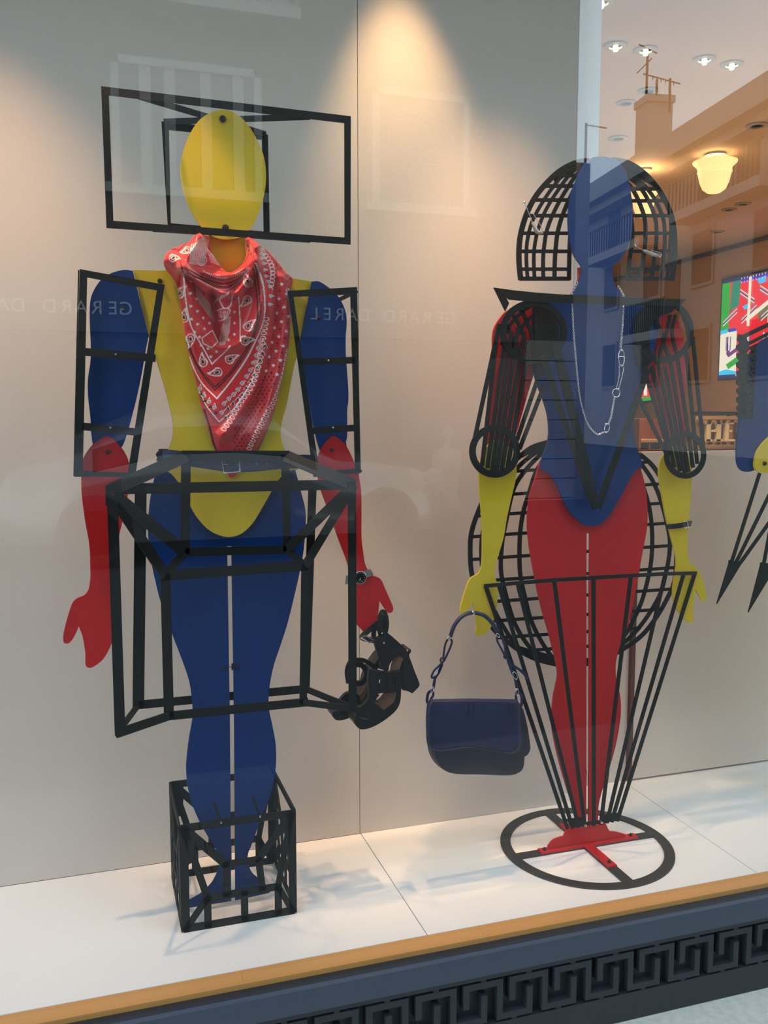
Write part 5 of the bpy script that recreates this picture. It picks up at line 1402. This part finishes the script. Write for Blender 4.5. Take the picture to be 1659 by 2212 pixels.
# straight line work
line([(250, 405), (262, 560), (285, 760), (330, 960), (430, 1140), (520, 1310)], 9, Wc); line([(520, 1312), (600, 1235), (695, 1140)], 9, Wc)
line([(772, 668), (788, 850), (795, 1095)], 9, Wc)
line([(940, 345), (1000, 520), (1022, 720), (1015, 880), (960, 1040), (860, 1240), (720, 1450), (570, 1640)], 11, Wc); line([(568, 1642), (450, 1520), (370, 1390), (310, 1240)], 9, Wc)
for o in (0, 26):
    line([(912 + o * .9, 390 - o), (950 + o, 600), (960 + o * .9, 820), (925 + o * .6, 980), (830 + o * .6, 1190 + o * .5), (700, 1380 + o), (550, 1530 + o * 1.2)], 9, Bk)
    line([(550, 1530 + o * 1.2), (430, 1390 + o * .8), (340, 1220 + o * .8), (285 - o * .3, 1050 + o * .8)], 8, Bk)
line([(1075, 560), (1100, 600)], 5, Wc)
line([(590, 1862), (480, 1720), (400, 1570)], 7, Wc); line([(590, 1862), (740, 1730), (830, 1600), (920, 1440)], 7, Wc)
line([(1105, 250), (1135, 380), (1110, 620), (1062, 860), (1020, 1130), (950, 1440), (850, 1600), (740, 1760), (600, 1890)], 5, Bk * 3)
line([(590, 1890), (500, 1790), (420, 1620)], 5, Bk * 3)
line([(1060, 1150), (985, 1420), (920, 1600), (800, 1780), (620, 1985)], 5, Dr)
line([(1110, 1790), (1040, 1960), (955, 2140), (860, 2240)], 16, Bk); line([(452, 1745), (500, 1900), (560, 2130), (640, 2260)], 14, Bk)
line([(1190, 1440), (1120, 1640), (1000, 1850), (880, 2080)], 4, Dr)
# loop borders


def loops(pl, step, r, c, w_=3.6):
    p = sm(pl, 16); acc = 0; nxt = 0
    for a, b in zip(p, p[1:]):
        l = sqrt((b[0] - a[0]) ** 2 + (b[1] - a[1]) ** 2)
        while l > 0 and acc + l >= nxt:
            t_ = (nxt - acc) / l; x, y = a[0] + (b[0] - a[0]) * t_, a[1] + (b[1] - a[1]) * t_
            tx, ty = (b[0] - a[0]) / l, (b[1] - a[1]) / l; u = (X - x) * tx + (Y - y) * ty; v = (X - x) * -ty + (Y - y) * tx
            d = np.hypot(u / .72, v + 0 * u) - r; put((np.abs(d) < w_) & (np.abs(u) < r), c)
            put((np.abs(u - r * .75) < w_ * .8) & (v > r * .2) & (v < r * 1.25), c)
            nxt += step
        acc += l


loops([(1040, 880), (1010, 1060), (985, 1250), (940, 1420), (880, 1560), (780, 1700), (700, 1850), (615, 1960)], 46, 22, Wc)
loops([(1245, 1180), (1205, 1400), (1140, 1600), (1060, 1760), (960, 1950), (870, 2130)], 44, 19, Wc)
loops([(1010, 250), (1070, 330), (1100, 440), (1085, 560)], 36, 22, Wc)
loops([(1240, 600), (1265, 700)], 30, 14, Wc)
# drops with a dark eye along the triangle edge


def drop(x, y, r, ang, ring=2, eye=True, c=Wc, fill=None):
    u = (X - x) * cos(ang) + (Y - y) * sin(ang); v = -(X - x) * sin(ang) + (Y - y) * cos(ang)
    # teardrop with its tip toward +u, tip curled
    v = v - 0.22 * np.clip(u, 0, None) ** 2 / r
    wdt = np.where(u < 0, np.sqrt(np.clip(r * r - u * u, 0, None)), r * np.clip(1 - u / (2.1 * r), 0, 1) ** .8)
    f = np.abs(v) - wdt; ok = (u > -r * 1.2) & (u < 2.1 * r)
    if fill is not None: put(ok & (f < 0), fill)
    put(ok & (np.abs(f + 2) < ring + 1.2) & (u > -r), c); put(ok & (u < -r * .86) & (f < 0), c)
    if ring > 2:
        dd = (np.hypot(u, v) * 3.2 / r * 3.1415) ; put(ok & (f < -4) & (f > -r * .34) & (np.sin(np.arctan2(v, u) * 16) > -.2), c)
    if eye:
        d2 = np.hypot((u - r * .15) / 1.5, v); put(d2 < r * .30, Bk); put((np.abs(d2 - r * .36) < 2.0), c)


for x, y, a in ((858, 700, 2.0), (868, 955, -1.2), (835, 1085, -.5), (690, 1265, -.85), (575, 1388, 2.6), (437, 1295, -2.1), (320, 1065, 1.35), (258, 870, -1.8), (216, 640, -1.3), (150, 300, -.3), (290, 225, 2.4), (865, 530, -2.2)):
    drop(x, y, 44 if y > 400 else 34, a, 4)
for x, y in ((610, 1775), (632, 1690), (680, 1642), (726, 1602), (768, 1555), (808, 1495), (850, 1430), (885, 1370), (915, 1300), (942, 1228), (962, 1160), (985, 1092)):
    drop(x, y, 19, -1.1, 2, True, Wc, Dr)
    put(poly_m([(x + 22, y + 52), (x + 46, y + 26), (x + 56, y + 60)]) , Bk)
    line([(x + 14, y + 58), (x + 46, y + 22), (x + 62, y + 66)], 4, Wc, False)
for x, y in ((545, 1725), (495, 1670), (448, 1612), (412, 1545)): drop(x, y, 19, -1.9, 2, True, Wc, Dr); put(poly_m([(x - 10, y + 60), (x + 16, y + 32), (x + 30, y + 66)]), Bk)
for i, (x, y) in enumerate(((990, 215), (988, 258), (990, 300), (1012, 350), (1020, 410), (1034, 470), (1050, 520), (1072, 570), (1080, 660), (1070, 740))): drop(x, y, 15, -.4, 2, True, Wc, Dr)


def star(x, y, r, n, c, rot=-pi / 2):
    pg = [(x + (r if k % 2 == 0 else r * .42) * cos(rot + pi * k / n), y + (r if k % 2 == 0 else r * .42) * sin(rot + pi * k / n)) for k in range(2 * n)]; put(poly_m(pg), c)


for x, y in ((1187, 548), (1163, 687), (1210, 767), (1142, 825), (1247, 857), (1190, 907), (1118, 965), (1227, 997), (1163, 1050), (1092, 1103), (1200, 1137), (1137, 1188), (1066, 1240), (1175, 1275), (1110, 1325), (1037, 1377), (1142, 1410), (1230, 640)):
    star(x, y, 21, 5, Wc)
for x, y in ((315, 520), (313, 637), (322, 757), (377, 808), (330, 880), (433, 872), (388, 930), (495, 922), (445, 975), (358, 1005), (405, 1050), (735, 812), (735, 920), (737, 1030), (680, 1085), (510, 1240), (485, 1160), (567, 1187), (420, 1130), (370, 690)):
    star(x, y, 19, 6, Wc)
for x, y in ((1170, 612), (1217, 692), (1153, 750), (1197, 832), (1128, 890), (1240, 925), (1175, 975), (1103, 1030), (1215, 1062), (1148, 1115), (1077, 1167), (1190, 1200), (1123, 1255), (1052, 1305), (1160, 1340), (1092, 1390), (1235, 520), (1262, 500), (1180, 400), (1230, 470), (900, 260), (880, 225), (870, 180), (735, 690), (760, 660), (790, 550), (740, 600), (700, 560)):
    put(np.hypot(X - x, Y - y) < 9, Bk)
for j in range(24):
    for i in range(9):
        x, y = 740 + i * 44 + (22 if j % 2 else 0), 1400 + j * 33
        lim = 1180 - (y - 1400) * .42; lo = 985 - (y - 1420) * .56 + 30
        if lo < x < lim - 20: put(np.hypot(X - x, Y - y) < 8.5, Bk)
# ---- build the mesh
idx = -np.ones(X.shape, int); used_ = np.zeros(X.shape, bool)
used_[:-1, :-1] |= cellin; used_[1:, :-1] |= cellin; used_[:-1, 1:] |= cellin; used_[1:, 1:] |= cellin
idx[used_] = np.arange(used_.sum())
YTOR = YT - .0005
sco = Vector((0.285, 1.92, 1.2))
vs = []
for j, i in zip(*np.where(used_)):
    p_ = P(SXO + XX[j, i] / SS, SYO + YY[j, i] / SS, YTOR); q_ = p_ + Vector((0, -1, 0)) * float(H[j, i]); vs.append(q_)
# keep the outline where the photo has it: move along the sight line to the raised depth
vs = [CAMPOS + (p_ - CAMPOS) if False else p_ for p_ in vs]
vv = []
for (j, i), q_ in zip(zip(*np.where(used_)), vs):
    vv.append(P(SXO + XX[j, i] / SS, SYO + YY[j, i] / SS, q_.y) - sco)
fs = [(idx[j, i], idx[j, i + 1], idx[j + 1, i + 1], idx[j + 1, i]) for j, i in zip(*np.where(cellin))]
me = bpy.data.meshes.new('scarf'); me.from_pydata([tuple(v) for v in vv], [], [tuple(int(a) for a in f) for f in fs])
me.polygons.foreach_set('use_smooth', [True] * len(me.polygons))
ca = me.color_attributes.new('print', 'FLOAT_COLOR', 'POINT')
cc = np.ones((len(vv), 4), np.float32); cc[:, :3] = C_[used_]; ca.data.foreach_set('color', cc.ravel())
sm_ = bpy.data.materials.new('printed silk'); sm_.use_nodes = True; t = sm_.node_tree; b = t.nodes['Principled BSDF']
at = t.nodes.new('ShaderNodeAttribute'); at.attribute_name = 'print'; t.links.new(at.outputs['Color'], b.inputs['Base Color'])
b.inputs['Roughness'].default_value = .38; b.inputs['Specular IOR Level'].default_value = .5; b.inputs['Sheen Weight'].default_value = .25
me.materials.append(sm_)
so = bpy.data.objects.new('scarf', me); COL.objects.link(so); so.location = sco
sm2 = so.modifiers.new('thick', 'SOLIDIFY'); sm2.thickness = .0012; sm2.offset = -1
tag(so, 'red silk scarf with white paisley and star print around the yellow neck', 'scarf')
